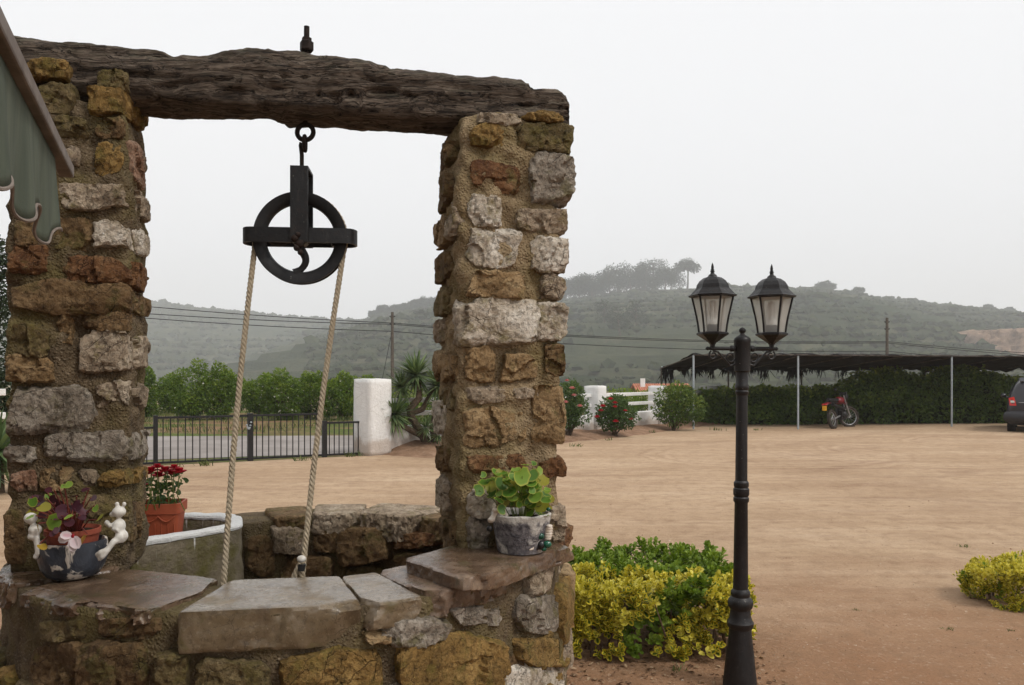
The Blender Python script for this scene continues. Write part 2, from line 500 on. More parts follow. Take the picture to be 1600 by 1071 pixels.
def sand_mat():
    t = NT('packed_sandy_gravel')
    v = t.world()
    sep = t.node('ShaderNodeSeparateXYZ'); t.l.new(v, sep.inputs[0])
    big = t.noise(t.world((0.5, 0.9, 1)), 0.6, 9, 0.66, 0.3)
    c = t.ramp(big, [(0.3, (0.36, 0.245, 0.152)), (0.5, (0.455, 0.322, 0.207)), (0.7, (0.545, 0.405, 0.273))])
    st = t.noise(t.world((0.16, 3.2, 1)), 1.7, 8, 0.7)
    c = t.mix(t.math('MULTIPLY', t.step(st, 0.46, 0.66), 0.32), c, (0.29, 0.185, 0.12))
    st2 = t.noise(t.world((0.1, 1.5, 1)), 2.6, 5, 0.6)
    c = t.mix(t.math('MULTIPLY', t.step(st2, 0.5, 0.68), 0.28), c, (0.60, 0.46, 0.33))
    # tyre arcs where cars turn
    for (cx, cyy, k, lo) in ((6.0, 60.0, 0.9, 0.62), (-14.0, 44.0, 0.6, 0.66)):
        d = t.node('ShaderNodeVectorMath', operation='DISTANCE'); t.l.new(v, d.inputs[0]); d.inputs[1].default_value = (cx, cyy, 0)
        rr = t.math('ADD', t.math('MULTIPLY', d.outputs['Value'], k * 6.0), t.math('MULTIPLY', t.noise(v, 0.35, 3), 9.0))
        s = t.math('SINE', rr, 0)
        mk = t.math('MULTIPLY', t.step(s, lo, 1.0), t.step(t.noise(v, 0.22, 3, 0.5), 0.48, 0.62))
        c = t.mix(t.math('MULTIPLY', mk, 0.42), c, (0.25, 0.155, 0.10))
    # the loops a turning car has pressed into the surface
    for (cx, cyy, rads) in ((9.0, 17.6, (1.75, 2.05, 3.2, 3.5)), (5.4, 16.6, (2.2, 2.55)), (12.6, 19.5, (2.4, 2.7))):
        d = t.node('ShaderNodeVectorMath', operation='DISTANCE'); t.l.new(v, d.inputs[0]); d.inputs[1].default_value = (cx, cyy, 0)
        dn = t.math('ADD', d.outputs['Value'], t.math('MULTIPLY', t.math('SUBTRACT', t.noise(v, 0.5, 3), 0.5), 0.9))
        for ri in rads:
            g = t.ramp(t.math('ABSOLUTE', t.math('SUBTRACT', dn, ri)), [(0.0, (1, 1, 1)), (0.11, (0, 0, 0))])
            g = t.math('MULTIPLY', g, t.step(t.noise(v, 0.35, 4, 0.6), 0.42, 0.6))
            c = t.mix(t.math('MULTIPLY', g, 0.32), c, (0.62, 0.46, 0.32))
            g2 = t.ramp(t.math('ABSOLUTE', t.math('SUBTRACT', dn, ri + 0.14)), [(0.0, (1, 1, 1)), (0.07, (0, 0, 0))])
            c = t.mix(t.math('MULTIPLY', g2, 0.22), c, (0.24, 0.145, 0.09))
    # redder earth of the planting bed near the hedges
    near = t.math('ADD', sep.outputs[1], t.math('MULTIPLY', t.noise(v, 0.9, 5, 0.6), -3.2))
    bed = t.ramp(t.math('DIVIDE', near, 10.0), [(0.26, (1, 1, 1)), (0.56, (0, 0, 0))])
    c = t.mix(t.math('MULTIPLY', bed, 0.80), c, (0.27, 0.135, 0.068))
    fine = t.noise(v, 55, 5, 0.7)
    c = t.mix(t.math('MULTIPLY', t.step(fine, 0.52, 0.7), 0.5), c, (0.18, 0.105, 0.065))
    f2 = t.noise(v, 30, 6, 0.7)
    c = t.mix(t.math('MULTIPLY', t.step(f2, 0.56, 0.72), 0.5), c, (0.62, 0.49, 0.36))
    med = t.noise(v, 6, 6, 0.65)
    c = t.mix(t.math('MULTIPLY', t.step(med, 0.48, 0.68), 0.42), c, (0.22, 0.135, 0.08))
    lo_ = t.noise(v, 1.6, 7, 0.7)
    c = t.mix(t.math('MULTIPLY', t.step(lo_, 0.5, 0.7), 0.30), c, (0.25, 0.16, 0.1))
    h = t.math('ADD', t.math('MULTIPLY', t.noise(v, 35, 7, 0.7), 1.0), t.math('MULTIPLY', t.noise(v, 5, 5, 0.6), 1.5))
    t.bsdf(c, 0.95, 0.12, normal=t.bump(h, 0.8, 0.025))
    return t.m
M['sand'] = sand_mat()

def soil_mat():
    t = NT('grassy_soil')
    v = t.world()
    c = t.ramp(t.noise(v, 0.8, 8, 0.65), [(0.35, (0.17, 0.10, 0.055)), (0.6, (0.27, 0.17, 0.1))])
    g = t.noise(t.world((0.6, 1.1, 1)), 0.45, 7, 0.65)
    c = t.mix(t.step(g, 0.42, 0.58), c, t.ramp(t.noise(v, 9, 5), [(0.3, (0.055, 0.085, 0.02)), (0.7, (0.15, 0.18, 0.05))]))
    t.bsdf(c, 0.95, 0.1, normal=t.bump(t.noise(v, 8, 8, 0.7), 1.0, 0.08))
    return t.m
M['soil'] = soil_mat()
M['asphalt'] = simple('worn_concrete_road', (0.2, 0.175, 0.16), (0.31, 0.28, 0.26), 0.6, 0.9, 0.2, 0.5, 30, 0.01, detail=9)

def hill_mat():
    t = NT('hill_scrub')
    v = t.world()
    n = t.noise(v, 0.028, 10, 0.7)
    c = t.ramp(n, [(0.34, (0.024, 0.034, 0.018)), (0.52, (0.048, 0.058, 0.03)), (0.68, (0.095, 0.095, 0.055))])
    ter = t.noise(t.world((0.005, 0.005, 0.14)), 1.0, 6, 0.65, 0.4)
    c = t.mix(t.math('MULTIPLY', t.step(ter, 0.54, 0.66), 0.55), c, (0.16, 0.14, 0.095))
    pt = t.noise(v, 0.0055, 4, 0.6)
    c = t.mix(t.math('MULTIPLY', t.step(pt, 0.52, 0.62), 0.6), c, (0.024, 0.04, 0.02))
    t.bsdf(c, 1.0, 0.0, normal=t.bump(t.noise(v, 0.2, 6, 0.7), 1.0, 2.4))
    return t.m
M['hill'] = hill_mat()

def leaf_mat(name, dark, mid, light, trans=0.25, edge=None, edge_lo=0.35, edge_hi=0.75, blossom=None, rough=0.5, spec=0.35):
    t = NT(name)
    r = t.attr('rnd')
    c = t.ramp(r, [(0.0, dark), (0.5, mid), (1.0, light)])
    if edge:
        e = t.attr('edge')
        c = t.mix(t.step(e, edge_lo, edge_hi), c, t.ramp(t.math('FRACT', t.math('MULTIPLY', r, 7.3), 0), [(0.0, tuple(x * 0.7 for x in edge)), (1.0, edge)]))
    if blossom:
        c = t.mix(t.ramp(r, [(0.965, (0, 0, 0)), (0.97, (1, 1, 1))]), c, blossom)
    b = t.bsdf(c, rough, spec)
    tr = t.node('ShaderNodeBsdfTranslucent'); t.put(tr.inputs['Color'], t.mix(1.0, c, (1.0, 1.0, 0.6), 'MULTIPLY'))
    mx = t.node('ShaderNodeMixShader'); mx.inputs['Fac'].default_value = trans
    t.l.new(b.outputs[0], mx.inputs[1]); t.l.new(tr.outputs[0], mx.inputs[2])
    t.l.new(mx.outputs[0], t.out.inputs['Surface'])
    return t.m
M['citrus'] = leaf_mat('citrus_leaves', (0.038, 0.08, 0.009), (0.11, 0.185, 0.018), (0.27, 0.34, 0.042), 0.35, blossom=(0.6, 0.6, 0.5))
M['variegated'] = leaf_mat('variegated_euonymus_leaves', (0.05, 0.11, 0.012), (0.10, 0.16, 0.018), (0.20, 0.25, 0.03), 0.22, edge=(0.72, 0.58, 0.05), edge_lo=0.3, edge_hi=0.62)
M['goldleaf'] = leaf_mat('golden_shoot_leaves', (0.40, 0.39, 0.03), (0.60, 0.53, 0.05), (0.76, 0.67, 0.13), 0.28, edge=(0.78, 0.69, 0.12))
M['euogreen'] = leaf_mat('green_euonymus_leaves', (0.075, 0.135, 0.012), (0.155, 0.24, 0.022), (0.30, 0.39, 0.06), 0.3)
M['ivy'] = leaf_mat('ivy_leaves', (0.025, 0.052, 0.010), (0.085, 0.145, 0.025), (0.27, 0.33, 0.06), 0.32)
M['rosebush'] = leaf_mat('rose_leaves', (0.03, 0.065, 0.018), (0.07, 0.125, 0.034), (0.13, 0.19, 0.055), 0.3)
M['pine'] = leaf_mat('pine_needles', (0.018, 0.03, 0.016), (0.032, 0.047, 0.024), (0.055, 0.07, 0.036), 0.1, rough=0.8, spec=0.1)
M['scrub'] = leaf_mat('scrub_leaves', (0.018, 0.028, 0.014), (0.036, 0.048, 0.023), (0.068, 0.078, 0.04), 0.05, rough=0.9, spec=0.0)
M['yucca'] = leaf_mat('yucca_blades', (0.05, 0.09, 0.035), (0.1, 0.155, 0.06), (0.2, 0.26, 0.11), 0.25)
M['geranium'] = leaf_mat('geranium_leaves', (0.055, 0.13, 0.012), (0.11, 0.22, 0.022), (0.22, 0.33, 0.045), 0.25, edge=(0.42, 0.42, 0.07), edge_lo=0.80, edge_hi=1.0)
M['begonia'] = leaf_mat('begonia_leaves', (0.045, 0.012, 0.022), (0.09, 0.025, 0.035), (0.06, 0.12, 0.02), 0.2, rough=0.35)
M['yellowing'] = leaf_mat('yellowing_leaves', (0.16, 0.19, 0.02), (0.38, 0.3, 0.03), (0.42, 0.18, 0.03), 0.25)
M['redpetal'] = leaf_mat('red_petals', (0.30, 0.006, 0.016), (0.52, 0.012, 0.03), (0.66, 0.03, 0.06), 0.2)
M['pinkpetal'] = leaf_mat('pink_petals', (0.62, 0.16, 0.2), (0.72, 0.26, 0.28), (0.8, 0.4, 0.4), 0.2)
M['palepetal'] = leaf_mat('pale_pink_petals', (0.74, 0.42, 0.5), (0.8, 0.55, 0.62), (0.84, 0.68, 0.72), 0.3, edge=(0.82, 0.7, 0.74), edge_lo=0.2, edge_hi=0.6)
M['litter'] = leaf_mat('dry_leaf_litter', (0.09, 0.045, 0.025), (0.2, 0.115, 0.06), (0.42, 0.3, 0.19), 0.1, rough=0.9)
M['grass'] = leaf_mat('grass_blades', (0.035, 0.06, 0.012), (0.085, 0.12, 0.025), (0.17, 0.19, 0.06), 0.2)

# ------------------------------------------------------------------ geometry generators
def box_grid(nx, ny, nz):
    """surface grid of the cube [-1,1]^3 with welded vertices"""
    idx, vs, fs = {}, [], []
    def vid(i, j, k):
        key = (i, j, k)
        if key not in idx:
            idx[key] = len(vs)
            vs.append((2.0 * i / nx - 1, 2.0 * j / ny - 1, 2.0 * k / nz - 1))
        return idx[key]
    for i in range(nx):
        for j in range(ny):
            fs.append((vid(i, j, 0), vid(i, j + 1, 0), vid(i + 1, j + 1, 0), vid(i + 1, j, 0)))
            fs.append((vid(i, j, nz), vid(i + 1, j, nz), vid(i + 1, j + 1, nz), vid(i, j + 1, nz)))
    for i in range(nx):
        for k in range(nz):
            fs.append((vid(i, 0, k), vid(i + 1, 0, k), vid(i + 1, 0, k + 1), vid(i, 0, k + 1)))
            fs.append((vid(i, ny, k), vid(i, ny, k + 1), vid(i + 1, ny, k + 1), vid(i + 1, ny, k)))
    for j in range(ny):
        for k in range(nz):
            fs.append((vid(0, j, k), vid(0, j, k + 1), vid(0, j + 1, k + 1), vid(0, j + 1, k)))
            fs.append((vid(nx, j, k), vid(nx, j + 1, k), vid(nx, j + 1, k + 1), vid(nx, j, k + 1)))
    return np.array(vs), np.array(fs, dtype=np.int32)
_GRID = {}
def grid_cached(*n):
    if n not in _GRID: _GRID[n] = box_grid(*n)
    return _GRID[n]

def fract(pts, scale, seed, octaves=4):
    off = Vector((seed * 13.7, seed * 7.3, seed * 3.1))
    return np.array([mnoise.fractal(Vector(p) * scale + off, 0.9, 2.1, octaves) for p in pts])

def trilinear(p, c8):
    """p in [-1,1]^3, c8 dict keyed (sx,sy,sz) in {0,1}"""
    u = (p + 1) / 2
    out = np.zeros_like(p)
    for (i, j, k), c in c8.items():
        w = (u[:, 0] if i else 1 - u[:, 0]) * (u[:, 1] if j else 1 - u[:, 1]) * (u[:, 2] if k else 1 - u[:, 2])
        out += w[:, None] * np.asarray(tuple(c))[None, :]
    return out

_seed = [1]
def stone(name, c8, mat, parent, n=(14, 8, 12), q=9.0, rough=0.012, flat_top=False, outline=7, chips=5, step=0.010, cells=9, lo=0.66):
    """an irregular broken stone inside the eight corners c8 (x: along, y: inwards to outwards, z: up):
    angular outline, chipped edges, a stepped fracture surface on the outer face"""
    _seed[0] += 1
    rg = np.random.default_rng(_seed[0] * 31 + 5)
    vs, fs = grid_cached(*n)
    p = vs.copy()
    nq = (np.abs(p) ** q).sum(axis=1) ** (1.0 / q)
    p = p / nq[:, None]
    a0 = rg.uniform(0, 6.28)
    for i in range(outline):                      # angular outline
        a = a0 + 6.283 * (i + rg.uniform(-.3, .3)) / outline
        if flat_top: nv = np.array([math.cos(a), math.sin(a), 0.0])
        else: nv = np.array([math.cos(a), rg.uniform(-.1, .25), math.sin(a)])
        nv /= np.linalg.norm(nv)
        c = np.abs(nv).sum() * rg.uniform(lo, 0.97)
        p -= nv[None, :] * np.maximum(p @ nv - c, 0)[:, None]
    for _ in range(chips):                        # chipped arrises
        nv = rg.normal(size=3)
        if flat_top: nv[2] = abs(nv[2]) * .7 * rg.choice([-1, .5]); nv[1] = abs(nv[1])
        else: nv[1] = abs(nv[1]) + .25
        nv /= np.linalg.norm(nv)
        c = np.abs(nv).sum() * rg.uniform(.72, .92)
        p -= nv[None, :] * np.maximum(p @ nv - c, 0)[:, None]
    wpt = trilinear(p, c8)
    ctr = wpt.mean(axis=0)
    C = {k: np.asarray(tuple(v)) for k, v in c8.items()}
    out = (C[(0, 1, 0)] + C[(1, 1, 0)] + C[(0, 1, 1)] + C[(1, 1, 1)] - C[(0, 0, 0)] - C[(1, 0, 0)] - C[(0, 0, 1)] - C[(1, 0, 1)])
    out = out / np.linalg.norm(out)
    dirn = wpt - ctr
    dirn /= np.maximum(np.linalg.norm(dirn, axis=1), 1e-6)[:, None]
    s = _seed[0]
    # fracture cells: every cell is a plane of its own height and tilt
    seeds = wpt[rg.integers(0, len(wpt), cells)]
    hh = rg.uniform(-1, 1, cells); tl = rg.normal(size=(cells, 3)) * 9.0
    wj = wpt + np.stack([fract(wpt, 30.0, s + 11, 2), fract(wpt, 30.0, s + 23, 2), fract(wpt, 30.0, s + 37, 2)], 1) * 0.012
    dist = np.linalg.norm(wj[:, None, :] - seeds[None, :, :], axis=2)
    near = dist.argmin(axis=1)
    cellh = hh[near] + np.einsum('ij,ij->i', wpt - seeds[near], tl[near])
    cellh = np.clip(cellh, -1.6, 1.3)
    front = np.clip((p[:, 1] + .2) / .8, 0, 1)
    if flat_top: front = front * (p[:, 2] < .9)
    dsp = fract(wpt, 10.0, s, 3) * rough * 0.8 + (0.3 - np.abs(fract(wpt, 22.0, s + 90, 3))) * rough * 0.9 + fract(wpt, 55.0, s + 50, 3) * rough * 0.45
    if flat_top: dsp = dsp * np.where(p[:, 2] > 0.9, 0.35, 1.0)
    wpt = wpt + dirn * dsp[:, None] + out[None, :] * (cellh * front * step)[:, None]
    o = np_obj(name, wpt, fs, mat, parent, ctr, True)
    o.data.set_sharp_from_angle(angle=R(34))
    return o

def face_stone(name, mat, parent, org, u, v, nrm, ext, proud=0.035, deep=0.08, **kw):
    """stone bedded in a plane face: ext=(u0,u1,v0,v1) metres in the frame org,u,v with outward normal nrm"""
    u0, u1, v0, v1 = ext
    c8 = {}
    for i, uu in ((0, u0), (1, u1)):
        for k, vv in ((0, v0), (1, v1)):
            b = org + u * uu + v * vv
            c8[(i, 0, k)] = b - nrm * deep
            c8[(i, 1, k)] = b + nrm * proud
    w, h = abs(u1 - u0), abs(v1 - v0)
    nx = int(min(52, max(12, w / 0.006))); nz = int(min(46, max(10, h / 0.006)))
    return stone(name, c8, mat, parent, n=(nx, 9, nz), **kw)

def ray_plane(x, y, org, nrm):
    o = Vector((0, 0, EYE)); d = P(x, y, 1.0) - o
    t = (org - o).dot(nrm) / d.dot(nrm)
    return o + d * t

def leaves(name, ctr, axis, nrm, length, width, mat, parent=None, origin=None, detail=0, rnd=None, fold=0.25, curl=0.15):
    """one mesh of many leaves. ctr (N,3) leaf base points, axis/nrm unit (N,3), length/width (N,)"""
    N = len(ctr)
    ctr = np.asarray(ctr, float); axis = np.asarray(axis, float); nrm = np.asarray(nrm, float)
    axis = axis / np.maximum(np.linalg.norm(axis, axis=1), 1e-6)[:, None]
    side = np.cross(axis, nrm); side /= np.maximum(np.linalg.norm(side, axis=1), 1e-6)[:, None]
    nn = np.cross(side, axis)
    L = np.broadcast_to(np.asarray(length, float), (N,))[:, None]; W = np.broadcast_to(np.asarray(width, float), (N,))[:, None]
    if rnd is None: rnd = RNG.random(N)
    if detail == 0:      # folded diamond
        tmpl = [(0, 0, 0, 0), (0.5, 0.45, 1, 1), (0, 1, 0, 0.6), (-0.5, 0.45, 1, 1)]
        fc = [(0, 1, 2), (0, 2, 3)]
    elif detail == 1:    # oval with midrib
        tmpl = [(0, 0, 0, 0.2), (0, .3, 0, 0), (0, .65, 0, .1), (0, 1, .25, 1), (.36, .22, .8, 1), (.5, .55, 1, 1), (.33, .87, .7, 1), (-.36, .22, .8, 1), (-.5, .55, 1, 1), (-.33, .87, .7, 1)]
        fc = [(0, 4, 1), (1, 4, 5, 2), (2, 5, 6), (2, 6, 3), (0, 1, 7), (1, 2, 8, 7), (2, 9, 8), (2, 3, 9)]
    elif detail == 2:    # round scalloped leaf with centre
        K = 14
        tmpl = [(0, 0.42, -0.6, 0)]
        for k in range(K):
            a = -math.pi / 2 + 2 * math.pi * (k + 0.5) / K
            rr = 0.5 * (0.93 + 0.07 * (k % 2)) * (0.62 if k in (0, K - 1) else 1.0)
            tmpl.append((rr * math.cos(a), 0.5 + rr * math.sin(a), 0.35 if k % 2 else 0.0, 1))
        fc = [(0, 1 + k, 1 + (k + 1) % K) for k in range(K)]
    elif detail == 3:    # long blade
        tmpl = [(-.5, 0, 0, 1), (.5, 0, 0, 1), (-.5, .35, .0, 1), (.5, .35, .0, 1), (-.36, .7, 0, 1), (.36, .7, 0, 1), (0, 1, 0, .6)]
        fc = [(0, 1, 3, 2), (2, 3, 5, 4), (4, 5, 6)]
    T = len(tmpl)
    V = np.zeros((N, T, 3)); E = np.zeros((N, T))
    for i, (a, b, z, e) in enumerate(tmpl):
        lift = z * fold * W if detail in (0, 1) else (z * fold * W if detail == 2 else 0)
        V[:, i] = ctr + side * (a * W) + axis * (b * L) + nn * (lift - curl * (b ** 2) * L)
        E[:, i] = e
    tris = []
    for f in fc:
        tris.append(f[:3])
        if len(f) == 4: tris.append((f[0], f[2], f[3]))
    tris = np.array(tris, dtype=np.int32)
    FC = (tris[None, :, :] + (np.arange(N) * T)[:, None, None]).reshape(-1, 3)
    return np_obj(name, V.reshape(-1, 3), FC.astype(np.int32), mat, parent, origin, detail in (1, 2),
                  {'rnd': np.repeat(rnd, T), 'edge': E.ravel()})

def rand_unit(n, rg=RNG):
    v = rg.normal(size=(n, 3)); return v / np.linalg.norm(v, axis=1)[:, None]

def crown_points(n, lobes, rg, inner=0.55):
    """points spread in the outer shells of several lobes [(centre, radii)]"""
    vol = np.array([r[0] * r[1] + r[1] * r[2] for c, r in lobes]); vol /= vol.sum()
    which = rg.choice(len(lobes), n, p=vol)
    d = rand_unit(n, rg)
    rad = inner + (1 - inner) * rg.random(n) ** 0.5
    C = np.array([tuple(c) for c, r in lobes])[which]; RR = np.array([r for c, r in lobes])[which]
    bump = 1 + 0.16 * np.sin(d[:, 0] * 7 + which) * np.cos(d[:, 2] * 6 + which * 2)
    return C + d * RR * (rad * bump)[:, None], d, which

# ------------------------------------------------------------------ ground, yard, road
def ground_z(x, y):
    s = min(1.0, max(0.0, (y - 38.0) / 40.0)); s = s * s * (3 - 2 * s)
    return -2.6 * s
YARD_X = [-60, -30, -14, -6.55, -3.07, 2.36, 4.72, 7.1, 60]
YARD_Y = [9, 9.2, 10.4, 14.6, 16.6, 22.6, 25.9, 28.6, 28.6]
def yard_y(x): return float(np.interp(x, YARD_X, YARD_Y))

def sheet(name, xs, yfun, rows, zfun, mat, **kw):
    vs, fs = [], []
    for i, x in enumerate(xs):
        y0, y1 = yfun(x)
        for j in range(rows + 1):
            t = j / rows
            y = y0 + (y1 - y0) * t
            vs.append((x, y, zfun(x, y)))
    for i in range(len(xs) - 1):
        for j in range(rows):
            a = i * (rows + 1) + j
            fs.append((a, a + rows + 1, a + rows + 2, a + 1))
    o = np_obj(name, np.array(vs), fs, mat, None, (0, 0, 0), True)
    tag(o, **kw)
    return o
gx = sorted(set([-3300, -2200, -1400, -900, -600, -400, -280, -200, -150, -110] + list(range(-80, 81, 4)) + [110, 150, 200, 280, 400, 600, 900, 1400, 2200, 3300]))
gy = [-300, -100, -50, -20, 0, 10, 20, 30, 36, 40, 44, 48, 52, 56, 60, 66, 72, 80, 100, 140, 200, 300, 450, 700, 1000, 1400, 2000, 2600]
gv = [(x, y, ground_z(x, y)) for x in gx for y in gy]
gf = [(i * len(gy) + j, (i + 1) * len(gy) + j, (i + 1) * len(gy) + j + 1, i * len(gy) + j + 1) for i in range(len(gx) - 1) for j in range(len(gy) - 1)]
tag(np_obj('ground', np.array(gv), gf, M['soil'], None, (0, 0, 0), True), kind='structure')

def yard_z(x, y):
    e = min(1.0, max(0.0, (yard_y(x) - y) / 0.6))
    return 0.006 + e * (0.016 + 0.02 * mnoise.noise(Vector((x * 0.35, y * 0.35, 3.3))) + 0.010 * mnoise.noise(Vector((x * 1.4, y * 1.4, 8.1))))
xs = list(np.concatenate([np.linspace(-60, -16, 12)[:-1], np.linspace(-16, 24, 150), np.linspace(24, 60, 10)[1:]]))
sheet('sandy_yard', xs, lambda x: (-14.0, yard_y(x)), 170, yard_z, M['sand'], kind='structure')
sheet('road', list(np.linspace(-60, 5, 40)), lambda x: (max(0.38 * x + 18.4, yard_y(x) + 0.45), max(0.05 * x + 22.6, yard_y(x) + 0.9)), 4,
      lambda x, y: 0.010, M['asphalt'], kind='structure')

# loose gravel on the near yard
def gravel():
    n = 5200
    rg = np.random.default_rng(3)
    d = 3.6 + 7.0 * rg.random(n) ** 1.6
    x = rg.uniform(-0.75, 0.75, n) * d
    s = rg.uniform(0.002, 0.006, n) * (1 + 1.2 * (rg.random(n) > 0.95))
    base = np.array([(1, 0, 0), (-0.5, 0.87, 0), (-0.5, -0.87, 0), (0.3, 0.2, 0.8), (-0.6, 0.1, 0.5)])
    ft = np.array([(0, 1, 3), (1, 4, 3), (1, 2, 4), (2, 3, 4), (2, 0, 3)], dtype=np.int32)
    a = rg.uniform(0, 6.28, n)
    V = np.zeros((n, 5, 3))
    jit = rg.uniform(0.7, 1.3, (n, 5, 3))
    for i in range(5):
        bx, by, bz = base[i]
        V[:, i, 0] = x + s * (bx * np.cos(a) - by * np.sin(a)) * jit[:, i, 0]
        V[:, i, 1] = d + s * (bx * np.sin(a) + by * np.cos(a)) * jit[:, i, 1]
        V[:, i, 2] = s * bz * jit[:, i, 2]
    zz = np.array([yard_z(xx, yy) for xx, yy in zip(x, d)])
    V[:, :, 2] += zz[:, None]
    FC = (ft[None] + (np.arange(n) * 5)[:, None, None]).reshape(-1, 3).astype(np.int32)
    t = NT('gravel_chips')
    r = t.attr('rnd')
    t.bsdf(t.ramp(r, [(0.0, (0.2, 0.115, 0.07)), (0.6, (0.34, 0.22, 0.14)), (0.93, (0.48, 0.36, 0.26)), (1.0, (0.62, 0.55, 0.47))]), 0.9, 0.1)
    o = np_obj('gravel', V.reshape(-1, 3), FC, t.m, None, (0, 0, 0), False, {'rnd': np.repeat(rg.random(n), 5)})
    tag(o, 'loose pale gravel scattered over the near sandy ground', 'gravel', kind='stuff')
gravel()

# grass on the verge beyond the road
def verge_grass():
    n = 9000
    rg = np.random.default_rng(9)
    x = rg.uniform(-16, 6, n); y = rg.uniform(0, 1, n) ** 0.8 * 14 + 22.8
    k = np.array([mnoise.noise(Vector((a * 0.3, b * 0.5, 1.0))) for a, b in zip(x, y)]) > -0.05
    x, y = x[k], y[k]; n = len(x)
    ok = y > np.array([yard_y(a) for a in x]) + 1.0
    x, y = x[ok], y[ok]; n = len(x)
    ax = np.stack([rg.normal(0, .35, n), rg.normal(0, .35, n), np.ones(n)], 1)
    leaves('grass', np.stack([x, y, np.zeros(n)], 1), ax, rand_unit(n, rg), rg.uniform(.1, .32, n), rg.uniform(.012, .03, n), M['grass'], None, (0, 0, 0), 0)
    o = bpy.data.objects['grass']
    tag(o, 'rough green grass on the verge beyond the road', 'grass', kind='stuff')
verge_grass()
def weeds():
    """small tufts along the gate, the wall and the edges of the yard"""
    rg = np.random.default_rng(19)
    spots = [(Vector((-3.3 + .25 * i, 16.3 + .22 * i, 0)), .10) for i in range(5)] + [(G(1338, 958), .016), (G(1482, 988), .02), (G(1580, 990), .016), (G(1060, 1055), .03), (G(1505, 860), .03), (G(900, 700), .08), (G(470, 722), .09), (G(320, 730), .10), (G(275, 733), .08), (G(1020, 678), .08), (G(950, 690), .08), (G(1120, 674), .10), (G(1180, 674), .08)]
    C, A, L = [], [], []
    for p, s in spots:
        for _ in range(26):
            C.append((p.x + rg.normal() * s * .8, p.y + rg.normal() * s * .8, yard_z(p.x, p.y) - .004)); A.append((rg.normal() * .6, rg.normal() * .6, 1)); L.append(s * rg.uniform(.5, 1.5))
    L = np.array(L)
    o = leaves('weeds', np.array(C), np.array(A), rand_unit(len(C), rg), L, L * .16, M['grass'], None, (0, 0, 0), 3, rg.random(len(C)), 0, .25)
    tag(o, 'small green weeds sprouting here and there at the edges of the yard', 'weeds', kind='stuff')
weeds()

# ------------------------------------------------------------------ the hills and their trees
NEAR_CREST = [(300, 575), (400, 552), (480, 522), (560, 501), (620, 489), (690, 482), (760, 477), (830, 474), (890, 470), (950, 462), (1000, 456), (1080, 452), (1140, 450), (1220, 450), (1290, 453), (1340, 459), (1380, 466), (1450, 474), (1520, 484), (1600, 492), (1750, 500), (2000, 520), (2400, 560)]
FAR_CREST = [(-900, 500), (-500, 470), (-200, 462), (0, 464), (215, 472), (260, 475), (300, 481), (350, 486), (400, 490), (440, 495), (480, 497), (530, 500), (600, 504), (750, 515), (1000, 540)]
def hill_point(x, t, crest, dbase, dcrest, seed, steps):
    """x pixel column, t 0 base .. 1 crest .. 1.6 behind"""
    cyy = np.interp(x, [c[0] for c in crest], [c[1] for c in crest])
    dc = dcrest
    d = dbase + (dc - dbase) * t
    zc = EYE + (Y0 - cyy) / F * dc
    X = (x - 800.0) / F * d
    if t <= 1.0:
        f = 0.62 * t + 0.38 * (t * t * (3 - 2 * t))
        z = -3.0 + (zc + 3.0) * f
        k = math.sin(math.pi * t)
        z += k * 17.0 * mnoise.noise(Vector((X * 0.005 + seed, d * 0.005, 0.3)))
        z += k * 5.5 * mnoise.noise(Vector((X * 0.02 + seed, d * 0.02, 2.3)))
        zs = round(z / steps) * steps
        z = z + (zs - z) * 0.55 * min(1, k * 3)
    else:
        z = max(-3.0, zc - (t - 1.0) * 150)
    z += 2.0 * mnoise.noise(Vector((X * 0.036, seed, 5.0))) * (1 if t > 0.9 else 0)
    return Vector((X, d, z))
def hill(name, crest, x0, x1, nx, nt, dbase, dcrest, seed, steps):
    vs, fs = [], []
    ts = list(np.linspace(0, 1, nt)) + [1.06, 1.2, 1.5]
    for i in range(nx + 1):
        x = x0 + (x1 - x0) * i / nx
        for t in ts:
            vs.append(hill_point(x, t, crest, dbase, dcrest, seed, steps))
    m = len(ts)
    for i in range(nx):
        for j in range(m - 1):
            a = i * m + j
            fs.append((a, a + m, a + m + 1, a + 1))
    o = np_obj(name, np.array([tuple(v) for v in vs]), fs, M['hill'], None, (0, 0, 0), True)
    return tag(o, kind='structure')
NEAR = (NEAR_CREST, 260.0, 950.0, 1.0, 6.5)
FAR = (FAR_CREST, 600.0, 1350.0, 9.0, 9.0)
hill('hill', NEAR_CREST, 280, 2400, 280, 100, 260.0, 950.0, 1.0, 6.5)
hill('hill', FAR_CREST, -500, 1000, 150, 60, 600.0, 1350.0, 9.0, 9.0)

